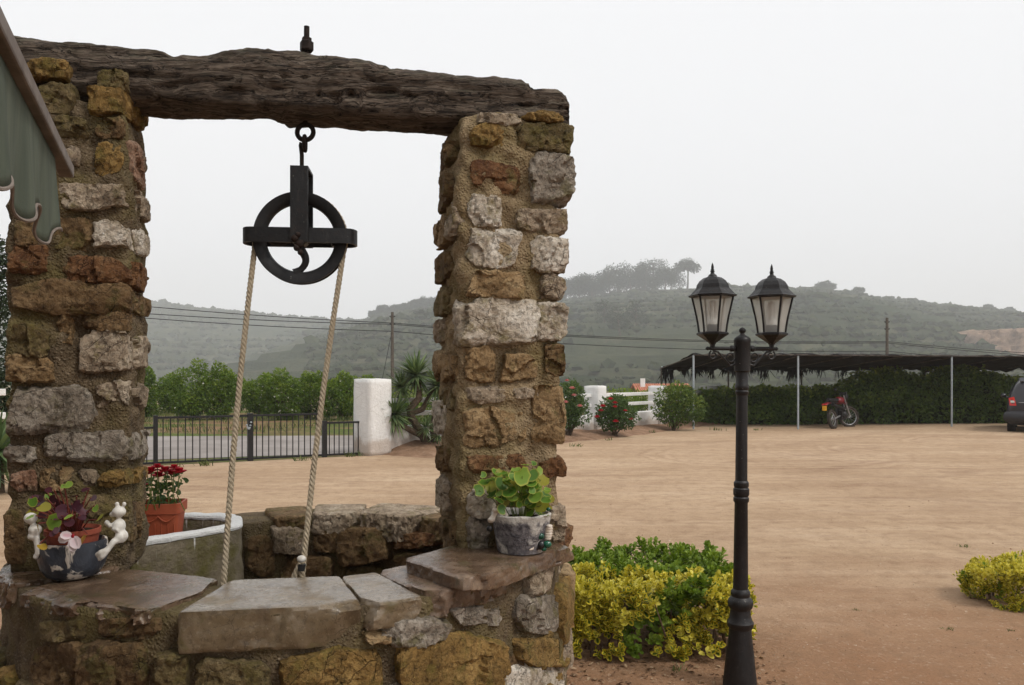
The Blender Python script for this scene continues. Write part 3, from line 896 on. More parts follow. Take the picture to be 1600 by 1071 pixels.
def bushes(name, spec, n, x0, x1, smin, smax, seed, label, tmax=1.0):
    """scrub on a hillside: small lumpy leaf clumps joined in one mesh"""
    rg = np.random.default_rng(seed)
    bm = bmesh.new(); bmesh.ops.create_icosphere(bm, subdivisions=1, radius=1.0)
    bm.verts.ensure_lookup_table()
    bv = np.array([tuple(v.co) for v in bm.verts]); bf = np.array([[v.index for v in f.verts] for f in bm.faces], dtype=np.int32); bm.free()
    crest, db, dc, sd, st = spec
    VS, RS, k = [], [], 0
    for _ in range(n):
        x = rg.uniform(x0, x1); t = rg.random() ** 0.75 * tmax
        p = hill_point(x, t, crest, db, dc, sd, st)
        dens = mnoise.noise(Vector((p.x * 0.008, p.y * 0.008, seed)))
        if dens < -0.18 + 0.5 * (rg.random() - 0.5): continue
        s = rg.uniform(smin, smax) * (1.6 if rg.random() > 0.9 else 1.0)
        v = bv * (1 + 0.35 * rg.normal(size=(len(bv), 1))) * np.array([s * rg.uniform(0.8, 1.5), s, s * rg.uniform(0.6, 1.0)])
        VS.append(v + np.array(tuple(p)) + np.array([0, 0, s * 0.3])); RS.append(np.clip(rg.random(len(bv)) * 0.4 + rg.random() * 0.6, 0, 1)); k += 1
    V = np.concatenate(VS); FC = (bf[None] + (np.arange(k) * len(bv))[:, None, None]).reshape(-1, 3).astype(np.int32)
    o = np_obj(name, V, FC, M['scrub'], None, (0, 0, 0), False, {'rnd': np.concatenate(RS)})
    return tag(o, label, 'scrub', kind='stuff')
bushes('hillside_scrub', NEAR, 12000, 480, 1640, 0.9, 2.6, 11, 'low green scrub covering the nearer terraced hillside')
bushes('hillside_scrub', FAR, 4500, 150, 720, 1.3, 3.6, 12, 'bluish scrub covering the farther hillside behind the orchard')

def tree_mesh(name, base, h, lobes, nleaf, leaf, lmat, root_label, cat='tree', group=None, trunk_r=0.12, limbs=5, seed=1, trunk_top=0.55, inner=0.5, kw=None):
    rg = np.random.default_rng(seed)
    base = Vector(base)
    root = empty(name, base, root_label, cat, group)
    m = MB()
    top = base + Vector((rg.normal() * 0.03 * h, rg.normal() * 0.03 * h, h * trunk_top))
    pts = [base + (top - base) * t + Vector((math.sin(t * 5 + seed) * 0.02 * h, math.cos(t * 4 + seed) * 0.02 * h, 0)) for t in (0, .25, .5, .75, 1)]
    m.tube(pts, [trunk_r * 1.25, trunk_r, trunk_r * .85, trunk_r * .7, trunk_r * .5], 7)
    for k in range(limbs):
        c, r = lobes[k % len(lobes)]
        s = pts[2] + (pts[4] - pts[2]) * rg.random()
        e = Vector(c) + Vector((rg.normal() * r[0] * .2, rg.normal() * r[1] * .2, r[2] * .1))
        m.tube([s, (s + e) / 2 + Vector((0, 0, 0.05 * h * rg.random())), e], [trunk_r * .5, trunk_r * .32, trunk_r * .12], 5)
    m.build('trunk', M['bark'], root, base, True)
    p, d, which = crown_points(nleaf, lobes, rg, inner)
    ax = d + rand_unit(nleaf, rg) * 0.9
    nn = d * 0.6 + rand_unit(nleaf, rg) * 0.7 + np.array([0, 0, 0.5])
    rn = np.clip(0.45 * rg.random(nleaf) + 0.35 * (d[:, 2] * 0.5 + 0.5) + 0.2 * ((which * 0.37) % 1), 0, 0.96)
    if kw and kw.get('blossom'): rn = np.where(rg.random(nleaf) > 1 - kw['blossom'], 0.99, rn)
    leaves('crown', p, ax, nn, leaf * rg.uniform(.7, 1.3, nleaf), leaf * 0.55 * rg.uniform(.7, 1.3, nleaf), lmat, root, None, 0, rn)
    return root

def ridge_tree(x, t, hpx, wpx, label, seed, umbrella=False, spec=NEAR, group='trees along the ridge', n=1700):
    b = hill_point(x, t, *spec)
    d = b.y; h = hpx * d / F; w = wpx * d / F / 2
    rg = np.random.default_rng(seed)
    lobes = []
    if umbrella:
        for k in range(6):
            a = k * 1.05 + seed
            lobes.append((b + Vector((math.cos(a) * w * .6, math.sin(a) * w * .5, h * (0.68 + 0.14 * rg.random()))), (w * .5, w * .5, h * .14)))
        lobes.append((b + Vector((0, 0, h * .86)), (w * .6, w * .6, h * .15)))
    else:
        for k in range(6):
            a = k * 1.1 + seed
            lobes.append((b + Vector((math.cos(a) * w * .5, math.sin(a) * w * .5, h * (0.22 + 0.5 * rg.random()))), (w * .58, w * .58, h * .26)))
        lobes.append((b + Vector((rg.normal() * w * .15, 0, h * .78)), (w * .5, w * .5, h * .22)))
    return tree_mesh('pine_tree', b, h, lobes, n, 0.95 * d / 400, M['pine'], label, 'tree', group, 0.03 * h, 5, seed, 0.8, 0.05)
RIDGE = [(884, .97, 36, 26, 'small dark pine on the ridge, close to the right stone pillar', 0), (905, .96, 42, 34, 'rounded pine at the left end of the ridge grove', 0),
         (922, .99, 32, 26, 'short pine second from the left in the ridge grove', 0), (940, .97, 36, 28, 'pine left of the tallest pointed crown in the ridge grove', 0),
         (966, .96, 52, 42, 'broad pointed pine in the middle of the ridge grove', 0), (1000, .99, 44, 26, 'slim upright pine left of the largest rounded crown on the ridge', 0),
         (1020, .97, 50, 44, 'largest rounded pine crown of the ridge grove', 0), (1048, .98, 34, 40, 'low spreading pine beside the umbrella pine', 0),
         (1073, .985, 48, 36, 'tall umbrella pine with bare trunk standing on the ridge left of the lanterns', 1),
         (985, .93, 44, 44, 'shaded pine below the crest in the ridge grove', 0), (925, .90, 38, 38, 'shaded pine below the left end of the ridge grove', 0),
         (1290, .99, 14, 26, 'lone dark round bush on the ridge right of the lanterns', 0), (1340, .99, 8, 16, 'small dark bush on the ridge above the carport', 0),
         (640, .98, 16, 22, 'small tree on the low ridge above the gate pillar', 0), (662, .97, 20, 24, 'tree on the low ridge right of the utility pole', 0),
         (685, .98, 18, 24, 'tree on the low ridge beside the right stone pillar', 0), (618, .98, 12, 16, 'small bushy tree on the low ridge behind the utility pole', 0),
         (600, .985, 14, 20, 'small bushy tree on the low ridge left of the utility pole'), (650, .96, 18, 24, 'dark tree just under the low ridge above the yucca'), (672, .955, 20, 26, 'dark tree under the low ridge near the right stone pillar'),
         (632, .965, 14, 22, 'low tree under the ridge between the pole and the yucca'), (585, .99, 9, 16, 'smallest bush on the low ridge above the gate pillar'),
         (953, .92, 44, 40, 'shaded pine under the broad pointed crown of the ridge grove'), (1010, .93, 44, 44, 'shaded pine under the largest rounded crown on the ridge'), (1040, .94, 36, 40, 'shaded pine under the umbrella pine on the ridge'), (905, .91, 36, 36, 'lowest shaded pine at the left end of the grove'),
         (1545, .99, 10, 16, 'small dark shrub on the ridge near the right edge', 0), (1575, .99, 8, 16, 'lowest shrub on the ridge at the right edge', 0)]
for i, (x, t, hp, wp, lab, *um) in enumerate(RIDGE):
    ridge_tree(x, t, hp, wp * 1.15, lab, 100 + i, bool(um and um[0]))
for i, (x, t, hp, wp, lab) in enumerate([(968, .30, 48, 44, 'dark tree low on the hillside left of the lanterns'), (995, .34, 44, 36, 'dark tree on the lower slope nearest the left lantern'), (945, .38, 36, 36, 'dark tree low on the slope beside the right stone pillar')]):
    ridge_tree(x, t, hp, wp, lab, 140 + i, False, NEAR, 'dark trees low on the slope', 700)

# bare rock face at the right edge of the hill
def cliff():
    vs, fs = box_grid(44, 6, 22)
    tt = min(np.linspace(.05, .95, 60), key=lambda q: abs((Y0 - (hill_point(1570, q, *NEAR).z - EYE) * F / hill_point(1570, q, *NEAR).y) - 526))
    d = hill_point(1570, tt, *NEAR).y - 75
    c0 = P(1536, 512, d); c1 = P(1700, 512, d); zb = P(1536, 556, d).z - 6
    c8 = {}
    for i, X in ((0, c0.x), (1, c1.x)):
        for j, Y in ((0, d), (1, d + 60)):
            for k, Z in ((0, zb), (1, c0.z)):
                c8[(i, j, k)] = (X, Y + (k * 10), Z)
    q = 6; p = vs / ((np.abs(vs) ** q).sum(axis=1) ** (1 / q))[:, None]
    w = trilinear(p, c8)
    for sc_, am in ((0.06, 6.0), (0.22, 3.2), (0.7, 1.0)):
        n1 = fract(w, sc_, 4, 2); w[:, 1] -= n1 * am; w[:, 0] += n1 * am * 0.5; w[:, 2] += n1 * am * 0.35
    t = NT('bare_rock'); v = t.world()
    c = t.ramp(t.noise(v, 0.17, 9, 0.7), [(0.32, (0.09, 0.06, 0.042)), (0.5, (0.30, 0.2, 0.14)), (0.68, (0.46, 0.33, 0.25))])
    t.bsdf(c, 0.95, 0.1, normal=t.bump(t.noise(v, 0.4, 7, 0.7), 1.0, 2.0))
    tag(np_obj('rock_face', w, fs, t.m, None, (c0.x, d, zb), True), 'bare reddish rock face on the hillside at the right edge', 'cliff')
cliff()

# ------------------------------------------------------------------ the stone well
WC = Vector((-0.93, 3.62, 0.0)); WR, WI, RIM = 1.16, 0.80, 0.89
Z = Vector((0, 0, 1))
well = empty('stone_well', WC, 'round rubble stone well with two rough pillars carrying an old beam', 'well')

def well_xy(a, r):          # a: angle from the side nearest the camera, positive to the right
    return Vector((WC.x + r * math.sin(a), WC.y - r * math.cos(a), 0))
def near_angle(x, r):       # angle where the pixel column x meets the near side of the circle of radius r
    k = (x - 800.0) / F
    dx, dy = k, 1.0
    a = dx * dx + dy * dy; b = -2 * (dx * WC.x + dy * WC.y); c = WC.x ** 2 + WC.y ** 2 - r * r
    D = b * b - 4 * a * c
    if D < 0: return None
    s = (-b - math.sqrt(D)) / (2 * a)
    px, py = dx * s, dy * s
    return math.atan2(px - WC.x, WC.y - py)
def far_angle(x, r):
    k = (x - 800.0) / F
    a = k * k + 1; b = -2 * (k * WC.x + WC.y); c = WC.x ** 2 + WC.y ** 2 - r * r
    s = (-b + math.sqrt(max(0, b * b - 4 * a * c))) / (2 * a)
    return math.atan2(k * s - WC.x, WC.y - s)

# mortar ring (open at the back left, where the trough is built in)
def ring_core():
    a0, a1 = R(-92), R(218)
    na, nz, nr = 150, 26, 8
    vs, fs = box_grid(na, nr, nz)
    u = (vs + 1) / 2
    ang = a0 + (a1 - a0) * u[:, 0]
    back = np.clip((np.abs(ang) - R(110)) / R(40), 0, 1)
    wob = 0.012
    r = (WI + 0.012) + (WR - WI - 0.018) * u[:, 1]
    z = -0.05 + (0.922 - 0.045 * back) * u[:, 2]
    w = np.stack([WC.x + r * np.sin(ang), WC.y - r * np.cos(ang), z], 1)
    n1 = fract(w, 5, 2, 3) * 0.022 + fract(w, 18, 6, 3) * 0.010
    s = np.where(u[:, 1] > 0.5, 1, -1)
    r = r + n1 * s
    w[:, 0] = WC.x + r * np.sin(ang); w[:, 1] = WC.y - r * np.cos(ang)
    return np_obj('wall', w, fs, M['mortardark'], well, (WC.x, WC.y, 0), True)
wall = ring_core()

def coping(a0, a1, r0, r1, z0, z1, mat, tilt=0.0, chord=True, **kw):
    c8 = {}
    for i, a in ((0, a0), (1, a1)):
        for j, r in ((0, r0), (1, r1)):
            for k, zz in ((0, z0), (1, z1)):
                p = well_xy(a, r); c8[(i, j, k)] = (p.x, p.y, zz + tilt * (i - 0.5))
    L = abs(a1 - a0) * 1.1
    n = (int(min(56, max(14, L / 0.010))), 34, 12)
    return stone('coping_stone', c8, mat, wall, n=n, flat_top=True, **kw)
na = lambda x: near_angle(x, WR + 0.02)
coping(R(-66), na(18), .80, 1.20, .775, .885, M['slabdark'], 0.02, rough=0.018, lo=.8)
coping(na(22), na(268), .78, 1.215, .832, .890, M['slabdark'], 0.0, rough=0.016, outline=11, lo=.78, chips=9, step=.016, cells=16)
coping(na(279), na(566), .80, 1.205, .762, .893, M['slab'], 0.0, q=24, rough=0.005, outline=4, lo=.95, chips=2, step=.003)
coping(na(570), na(660), .79, 1.20, .80, .888, M['slab'], 0.0, q=16, rough=0.009, outline=5, lo=.88, chips=3, step=.006)
coping(na(664), na(822), .79, 1.20, .80, .893, M['slabdark'], 0.0, q=16, rough=0.010, outline=8, lo=.80, chips=5, step=.008)
coping(na(825), R(84), .82, 1.20, .765, .895, M['pale'], 0.0, q=12, rough=0.014, lo=.84, step=.016, cells=14)
coping(R(84.5), R(106), .82, 1.20, .775, .90, M['rust'], 0.0, q=12, rough=0.016, lo=.8)
coping(R(107), R(128), .78, 1.16, .76, .87, M['slabdark'], 0.0, q=12, rough=0.016, lo=.8)
coping(R(128.5), R(146.5), .77, 1.15, .75, .866, M['brown'], 0.0, q=12, rough=0.016, lo=.82)
coping(R(147), R(174.5), .75, 1.14, .72, .872, M['pale'], 0.0, q=10, rough=0.02, lo=.8, step=.016, cells=14)
coping(R(175), R(192.5), .77, 1.13, .74, .864, M['pale'], 0.0, q=10, rough=0.018, lo=.8)
coping(R(193), R(207), .77, 1.13, .72, .858, M['brown'], 0.0, q=10, rough=0.018, lo=.8)

coping(R(38), R(72), .86, 1.262, .872, .940, M['slabdark'], 0.0, q=20, rough=0.008, outline=5, lo=.94, chips=2, step=.008, cells=12)
coping(R(72.5), R(92), .84, 1.20, .86, .948, M['rust'], 0.0, q=14, rough=0.012, outline=6, lo=.88, chips=4, step=.010, cells=12)

def wall_stone(x0, x1, y0, y1, mat, proud=0.035, **kw):
    """stone in the outer face, placed from its outline in the photograph"""
    cs = {}
    for i, x in ((0, x0), (1, x1)):
        a = near_angle(x, WR)
        if a is None: a = R(82) if x > 800 else R(-84)
        pt = well_xy(a, WR); d = pt.y
        for k, y in ((0, y1), (1, y0)):
            zz = EYE + (Y0 - y) / F * d
            for j, r in ((0, WR - 0.1), (1, WR + proud)):
                q = well_xy(a, r); cs[(i, j, k)] = (q.x, q.y, zz)
    nx = int(min(44, max(10, (x1 - x0) * 0.0021 / 0.006))); nz = int(min(46, max(9, (y1 - y0) * 0.0021 / 0.006)))
    return stone('stone', cs, mat, wall, n=(nx, 9, nz), **kw)
for s in [(618, 792, 985, 1085, 'ochre', .05), (436, 602, 1012, 1090, 'ochre', .035), (800, 872, 996, 1042, 'ochre', .05), (776, 868, 1032, 1110, 'white', .045),
          (596, 700, 962, 1008, 'grey', .035), (568, 612, 984, 1002, 'tan', .03), (800, 868, 928, 990, 'grey', .05), (136, 232, 1000, 1095, 'brown', .045),
          (44, 132, 1000, 1090, 'brown', .02), (150, 250, 962, 1000, 'brown', .01), (60, 140, 968, 1000, 'olive', .0), (244, 300, 1020, 1090, 'olive', .03),
          (306, 425, 1026, 1092, 'olive', .02), (700, 790, 946, 980, 'grey', .0), (-20, 38, 985, 1070, 'olive', .02)]:
    wall_stone(s[0], s[1], s[2], s[3], M[s[4]], s[5] * .7 + .014, rough=0.012)
# right flank of the wall and the courses below the picture
rs = random.Random(4)
kinds = ['ochre', 'tan', 'brown', 'olive', 'grey', 'rust', 'pale']
def flank_stone(a0, a1, z0, z1, mat, proud):
    cs = {}
    for i, a in ((0, a0), (1, a1)):
        for k, zz in ((0, z0), (1, z1)):
            for j, r in ((0, WR - 0.1), (1, WR + proud)):
                q = well_xy(a, r); cs[(i, j, k)] = (q.x, q.y, zz)
    return stone('stone', cs, mat, wall, n=(12, 6, 10), rough=0.012)
flank_stone(R(70), R(83), .50, .76, M['ochre'], .06)
flank_stone(R(84), R(100), .56, .77, M['tan'], .05)
flank_stone(R(72), R(92), .30, .54, M['pale'], .05)
for row, (z0, z1) in enumerate([(.02, .22), (.23, .43), (.44, .62)]):
    a = -84 + row * 5
    while a < 70:
        w = rs.uniform(7, 14)
        flank_stone(R(a), R(a + w - 1), z0 + rs.uniform(-.01, .02), z1 - rs.uniform(0, .03), M[rs.choice(kinds)], rs.uniform(.02, .05))
        a += w
    a = 94
    while a < 140 and row < 3:
        w = rs.uniform(8, 14)
        flank_stone(R(a), R(a + w - 1), z0, z1, M[rs.choice(kinds)], .04)
        a += w
# inner face at the back, seen across the shaft
def inner_stone(x0, x1, y0, y1, mat, proud):
    cs = {}
    for i, x in ((0, x0), (1, x1)):
        a = far_angle(x, WI)
        pt = well_xy(a, WI)
        for k, y in ((0, y1), (1, y0)):
            zz = EYE + (Y0 - y) / F * pt.y
            for j, r in ((0, WI + 0.1), (1, WI - proud)):
                q = well_xy(a, r); cs[(i, j, k)] = (q.x, q.y, zz)
    return stone('stone', cs, mat, wall, n=(26, 8, 20), rough=0.012)
for s in [(418, 482, 822, 868, 'pale', .05), (384, 430, 835, 900, 'brown', .03), (440, 520, 868, 920, 'brown', .04), (528, 612, 822, 882, 'brown', .07),
          (540, 600, 884, 930, 'olive', .03), (615, 692, 828, 856, 'rust', .05), (612, 690, 862, 905, 'brown', .04), (490, 530, 828, 866, 'brown', .03), (384, 470, 905, 960, 'brown', .03), (480, 580, 925, 970, 'olive', .03), (600, 690, 910, 960, 'brown', .03)]:
    inner_stone(*s[:4], M[s[4]], s[5])

# ------------------------------------------------------------------ pillars
def pillar(org, a, w, dep, ztop, front, inner, inner_side, mort, zb=0.83):
    """org: front corner on the side that u starts from; u runs right along the front face"""
    u = Vector((math.cos(a), math.sin(a), 0)); nf = Vector((math.sin(a), -math.cos(a), 0))
    vs, fs = box_grid(40, 30, 160)
    q = 14; p = vs / ((np.abs(vs) ** q).sum(axis=1) ** (1 / q))[:, None]
    c8 = {}
    for i in (0, 1):
        for j in (0, 1):
            for k, z in ((0, zb), (1, ztop)):
                c8[(i, j, k)] = org + u * (w * i) - nf * (dep * (1 - j)) + Z * z
    wpt = trilinear(p, c8)
    ctr = (org + u * (w / 2) - nf * (dep / 2))
    dirn = wpt - np.array(tuple(ctr)); dirn[:, 2] = 0
    dirn /= np.maximum(np.linalg.norm(dirn, axis=1), 1e-6)[:, None]
    sd = org.x * 3
    n1 = fract(wpt, 4.5, sd, 3) * 0.022 + fract(wpt, 15, sd + 3, 4) * 0.016
    wpt = wpt + dirn * (n1 * 1.1 + 0.011)[:, None]
    wpt[:, 2] += np.where(vs[:, 2] > 0.99, n1 * 0.5, 0)
    core = np_obj('pillar', wpt, fs, mort, well, ctr + Z * zb, True)
    for (x0, x1, y0, y1, kind, pr) in front:
        a0 = ray_plane(x0, y1, org, nf); a1 = ray_plane(x1, y0, org, nf)
        am = ray_plane((x0 + x1) / 2, (y0 + y1) / 2, org, nf)
        v0 = ray_plane((x0 + x1) / 2, y1, org, nf).z; v1 = ray_plane((x0 + x1) / 2, y0, org, nf).z
        face_stone('stone', M[kind], core, org - Z * org.z, u, Z, nf, ((a0 - org).dot(u), (a1 - org).dot(u), v0, v1), .010 + pr * .5, 0.07, rough=0.012)
    iorg = org if inner_side < 0 else org + u * w
    ni = -u if inner_side < 0 else u
    iu = -nf          # runs away from the camera
    for (s0, s1, z0, z1, kind, pr) in inner:
        face_stone('stone', M[kind], core, iorg - Z * iorg.z, iu, Z, ni, (s0 * dep, s1 * dep, z0, z1), .010 + pr * .5, 0.07, rough=0.012)
    return core, u, nf
def zpx(y, d): return EYE + (Y0 - y) / F * d

RF = [(732, 794, 196, 236, 'ochre', .03), (806, 894, 192, 240, 'olive', .04), (736, 812, 178, 198, 'pale', .035), (815, 884, 178, 194, 'ochre', .03), (732, 812, 252, 302, 'rust', .025),
      (822, 896, 236, 320, 'grey', .06), (728, 782, 308, 356, 'white', .045), (800, 886, 322, 366, 'pale', .045), (726, 814, 358, 422, 'white', .05),
      (820, 888, 372, 428, 'white', .05), (722, 826, 424, 466, 'tan', .045), (842, 882, 428, 470, 'pale', .03), (712, 840, 466, 544, 'white', .055), (830, 886, 472, 534, 'white', .045),
      (726, 772, 540, 598, 'tan', .025), (778, 836, 552, 598, 'tan', .045), (850, 882, 540, 586, 'brown', .045), (728, 792, 604, 630, 'pale', .04), (794, 836, 606, 624, 'pale', .03),
      (722, 804, 636, 700, 'tan', .04), (805, 822, 640, 692, 'tan', .02), (824, 882, 602, 694, 'tan', .035), (728, 820, 710, 738, 'rust', .035), (844, 882, 714, 748, 'rust', .04),
      (730, 772, 764, 810, 'white', .04), (728, 764, 808, 862, 'grey', .035), (856, 882, 790, 846, 'pale', .035), (820, 850, 748, 792, 'tan', .03), (778, 816, 744, 792, 'pale', .03),
      (774, 850, 796, 866, 'brown', .02)]
dR = 3.2
RI = [(.25, .98, zpx(262, 3.3), zpx(222, 3.3), 'brown', .02), (.1, 1.0, zpx(326, 3.3), zpx(278, 3.3), 'brown', .04), (.35, 1.05, zpx(384, 3.3), zpx(332, 3.3), 'tan', .045), (.0, .45, zpx(372, 3.2), zpx(318, 3.2), 'pale', .03),
      (.2, 1.0, zpx(440, 3.3), zpx(394, 3.3), 'brown', .035), (.3, 1.0, zpx(494, 3.3), zpx(448, 3.3), 'olive', .03), (.5, 1.0, zpx(536, 3.3), zpx(500, 3.3), 'pale', .045),
      (.08, 1.0, zpx(600, 3.3), zpx(546, 3.3), 'tan', .05), (.1, .7, zpx(640, 3.3), zpx(606, 3.3), 'olive', .02), (.45, 1.0, zpx(682, 3.3), zpx(624, 3.3), 'white', .045), (.2, .95, zpx(736, 3.3), zpx(694, 3.3), 'brown', .045),
      (.25, .95, zpx(800, 3.3), zpx(746, 3.3), 'pale', .04), (.1, .8, zpx(860, 3.3), zpx(806, 3.3), 'brown', .03)]
RP = Vector((-0.200, 3.12, 0))
right_pillar, RU, RN = pillar(RP, R(16), 0.396, 0.36, 2.645, RF, [(a_, b_, c_, d_, e_, f_ + .02) for a_, b_, c_, d_, e_, f_ in RI], -1, M['mortar'])
right_pillar['label'] = 'right pillar of the well, studded with pale limestone lumps'

LF = [(38, 106, 96, 124, 'ochre', .03), (152, 200, 110, 140, 'olive', .03), (138, 200, 138, 184, 'ochre', .04), (78, 142, 184, 216, 'olive', .02), (150, 200, 186, 218, 'brown', .025),
      (98, 124, 230, 260, 'pale', .025), (148, 194, 224, 276, 'ochre', .02), (95, 200, 284, 332, 'pale', .045), (26, 62, 345, 388, 'brown', .04), (148, 202, 346, 392, 'white', .045),
      (94, 204, 402, 450, 'rust', .05), (18, 82, 384, 432, 'rust', .05), (20, 204, 438, 492, 'brown', .045), (128, 202, 486, 518, 'brown', .03), (16, 86, 508, 560, 'olive', .045),
      (120, 203, 516, 582, 'pale', .055), (10, 88, 555, 598, 'tan', .04), (152, 202, 595, 640, 'pale', .03), (10, 156, 602, 678, 'grey', .06), (72, 206, 666, 720, 'grey', .05),
      (8, 64, 694, 724, 'grey', .04), (18, 62, 734, 768, 'pink', .03), (62, 116, 728, 768, 'tan', .025), (120, 156, 734, 762, 'pale', .02), (156, 204, 736, 760, 'ochre', .03),
      (10, 44, 796, 880, 'brown', .05), (46, 120, 776, 850, 'brown', .02), (125, 202, 770, 850, 'olive', .02), (84, 146, 338, 396, 'brown', .02), (90, 118, 490, 540, 'tan', .015), (60, 120, 130, 180, 'olive', .02)]
LI = [(0.05, .9, zpx(184, 3.1), zpx(138, 3.1), 'ochre', .025), (.02, .8, zpx(280, 3.1), zpx(220, 3.1), 'pink', .03), (.1, .9, zpx(330, 3.1), zpx(292, 3.1), 'pale', .035), (.1, .9, zpx(392, 3.1), zpx(350, 3.1), 'white', .03),
      (.0, .8, zpx(450, 3.1), zpx(410, 3.1), 'rust', .05), (.1, .9, zpx(490, 3.1), zpx(456, 3.1), 'brown', .03), (.1, .9, zpx(580, 3.1), zpx(524, 3.1), 'pale', .04), (.1, .9, zpx(645, 3.1), zpx(598, 3.1), 'pale', .03),
      (.05, .9, zpx(720, 3.1), zpx(672, 3.1), 'grey', .04), (.1, .9, zpx(760, 3.1), zpx(736, 3.1), 'ochre', .03), (.1, .9, zpx(860, 3.1), zpx(790, 3.1), 'brown', .02)]
LP = Vector((-1.855, 2.955, 0))
left_pillar, LU, LN = pillar(LP, R(14), 0.391, 0.36, 2.66, LF, LI, 1, M['mortardark'])
left_pillar['label'] = 'left pillar of the well, brown and mossy, partly behind the awning'

# ------------------------------------------------------------------ the beam
LCt = LP + LU * 0.195 - LN * 0.18; RCt = RP + RU * 0.209 - RN * 0.18
BDIR = (RCt - LCt); BDIR.z = 0; BDIR.normalize()
BN = Vector((BDIR.y, -BDIR.x, 0))       # towards the camera
BHALF = 0.135
def on_beam_front(x, y):
    return ray_plane(x, y, LCt + BN * BHALF, BN)
def beam_s(x):
    return (on_beam_front(x, 120) - LCt).dot(BDIR)
TOPP = [(-90, 40), (10, 45), (60, 52), (130, 58), (200, 65), (250, 71), (278, 76), (330, 70), (390, 62), (440, 68), (480, 76), (560, 82), (620, 95), (700, 107), (770, 112), (815, 118), (828, 122), (834, 133), (870, 133), (886, 141), (892, 150)]
BOTP = [(-90, 140), (0, 146), (100, 150), (230, 156), (330, 161), (430, 170), (500, 174), (600, 180), (740, 190), (800, 194), (892, 206)]
top_s = [(beam_s(x), on_beam_front(x, y).z) for x, y in TOPP]
bot_s = [(beam_s(x), on_beam_front(x, y).z) for x, y in BOTP]
bb = [(225, 0), (345, .01), (385, .035), (410, .03), (437, -.012), (480, 0), (600, -.004), (700, 0)]
bb_s = [(beam_s(x), o) for x, o in bb]
dents = [(497, 148, .012, .03), (548, 148, .016, .035), (592, 143, .06, .028), (612, 141, .03, .03), (640, 150, .04, .02)]
def beam():
    n, m = 260, 64
    s0, s1 = beam_s(-90), beam_s(890)
    vs = []
    dd = [((on_beam_front(x, y) - LCt).dot(BDIR), on_beam_front(x, y).z, r, dp) for x, y, r, dp in dents]
    for i in range(n + 1):
        s = s0 + (s1 - s0) * i / n
        zt = np.interp(s, [a for a, b in top_s], [b for a, b in top_s])
        zb = np.interp(s, [a for a, b in bot_s], [b for a, b in bot_s])
        ob = np.interp(s, [a for a, b in bb_s], [b for a, b in bb_s])
        endk = 1 - 0.04 * max(0, 1 - min(i, n - i) / 3.0)
        for k in range(m):
            t = 2 * math.pi * k / m
            cx, cz = math.cos(t), math.sin(t)
            q = 5.0 if cz < 0 else 3.2
            rr = (abs(cx) ** q + abs(cz) ** q) ** (-1 / q)
            y = cx * rr * BHALF * endk                    # + towards camera
            hz = (zt - zb) / 2
            z = (zt + zb) / 2 + cz * rr * hz * endk
            if cz < 0: z += ob * max(0, min(1, (0.06 - y) / 0.15)) * -cz
            p = LCt + BDIR * s + BN * y; p.z = z
            g = mnoise.fractal(Vector((s * 1.8, y * 14, z * 16)), 0.8, 2.0, 4)
            g2 = mnoise.fractal(Vector((s * 7, y * 30, z * 34 + 5)), 0.8, 2.0, 3)
            g3 = mnoise.fractal(Vector((s * 16, y * 16, z * 16 + 11)), 0.8, 2.0, 3)
            disp = g * 0.013 + g2 * 0.006 + g3 * 0.005
            crack = mnoise.noise(Vector((s * 1.1 + 3, y * 3, z * 22 + 0.4 * math.sin(s * 5))))
            disp -= 0.020 * max(0, 1 - abs(crack) / 0.07) * (0.5 + 0.5 * cx)
            for (ds, dz, r, dp) in dd:
                if cx > 0.2:
                    disp -= dp * math.exp(-(((s - ds) / r) ** 2 + ((z - dz) / 0.013) ** 2))
            nr = (BN * cx + Z * cz)
            vs.append(p + nr * disp)
    fs = []
    for i in range(n):
        for k in range(m):
            fs.append((i * m + k, i * m + (k + 1) % m, (i + 1) * m + (k + 1) % m, (i + 1) * m + k))
    fs.append(tuple(range(m - 1, -1, -1))); fs.append(tuple(n * m + k for k in range(m)))
    V = np.array([tuple(v) for v in vs])
    root = empty('wooden_beam', (LCt.x, LCt.y, 2.65), 'gnarled weathered timber beam lying across both stone pillars', 'beam')
    # beam-aligned mesh so that the grain follows its length
    rz = math.atan2(BDIR.y, BDIR.x)
    o0 = np.array((LCt.x, LCt.y, 2.7)); c, s_ = math.cos(-rz), math.sin(-rz)
    D = V - o0
    W = np.stack([D[:, 0] * c - D[:, 1] * s_, D[:, 0] * s_ + D[:, 1] * c, D[:, 2]], 1)
    o = np_obj('timber', W + o0, fs, M['wood'], root, o0, True)
    o.rotation_euler.z = rz
    return root
beam_root = beam()

# eye bolt through the beam
PUL = P(471, 373, 1.0)
def at_beam_axis(x, y): return ray_plane(x, y, LCt, BN)
eye_c = at_beam_axis(477, 207)
kpx = eye_c.y / F
bt = at_beam_axis(481, 76).z
m = MB()
m.tube([(eye_c.x + .004, eye_c.y, bt - .12), (eye_c.x + .006, eye_c.y, at_beam_axis(480, 42).z)], 0.0115, 12)
m.build('bolt', M['rustiron'], beam_root, None, True)
m = MB()
zt = at_beam_axis(480, 60).z
m.lathe([(.024, zt - .055), (.028, zt - .05), (.028, zt - .018), (.02, zt - .012), (.02, zt)], (eye_c.x + .006, eye_c.y, 0), 6)
m.build('nut', M['rustiron'], beam_root, None, False)
m = MB()
ring = [eye_c + Vector((math.cos(a) * .033, math.sin(a) * .004, math.sin(a) * .033)) for a in np.linspace(0, 2 * math.pi, 28)[:-1]]
m.tube(ring, 0.0098, 10, closed=True)
m.tube([eye_c + Z * .036, eye_c + Z * .09], 0.0095, 10)
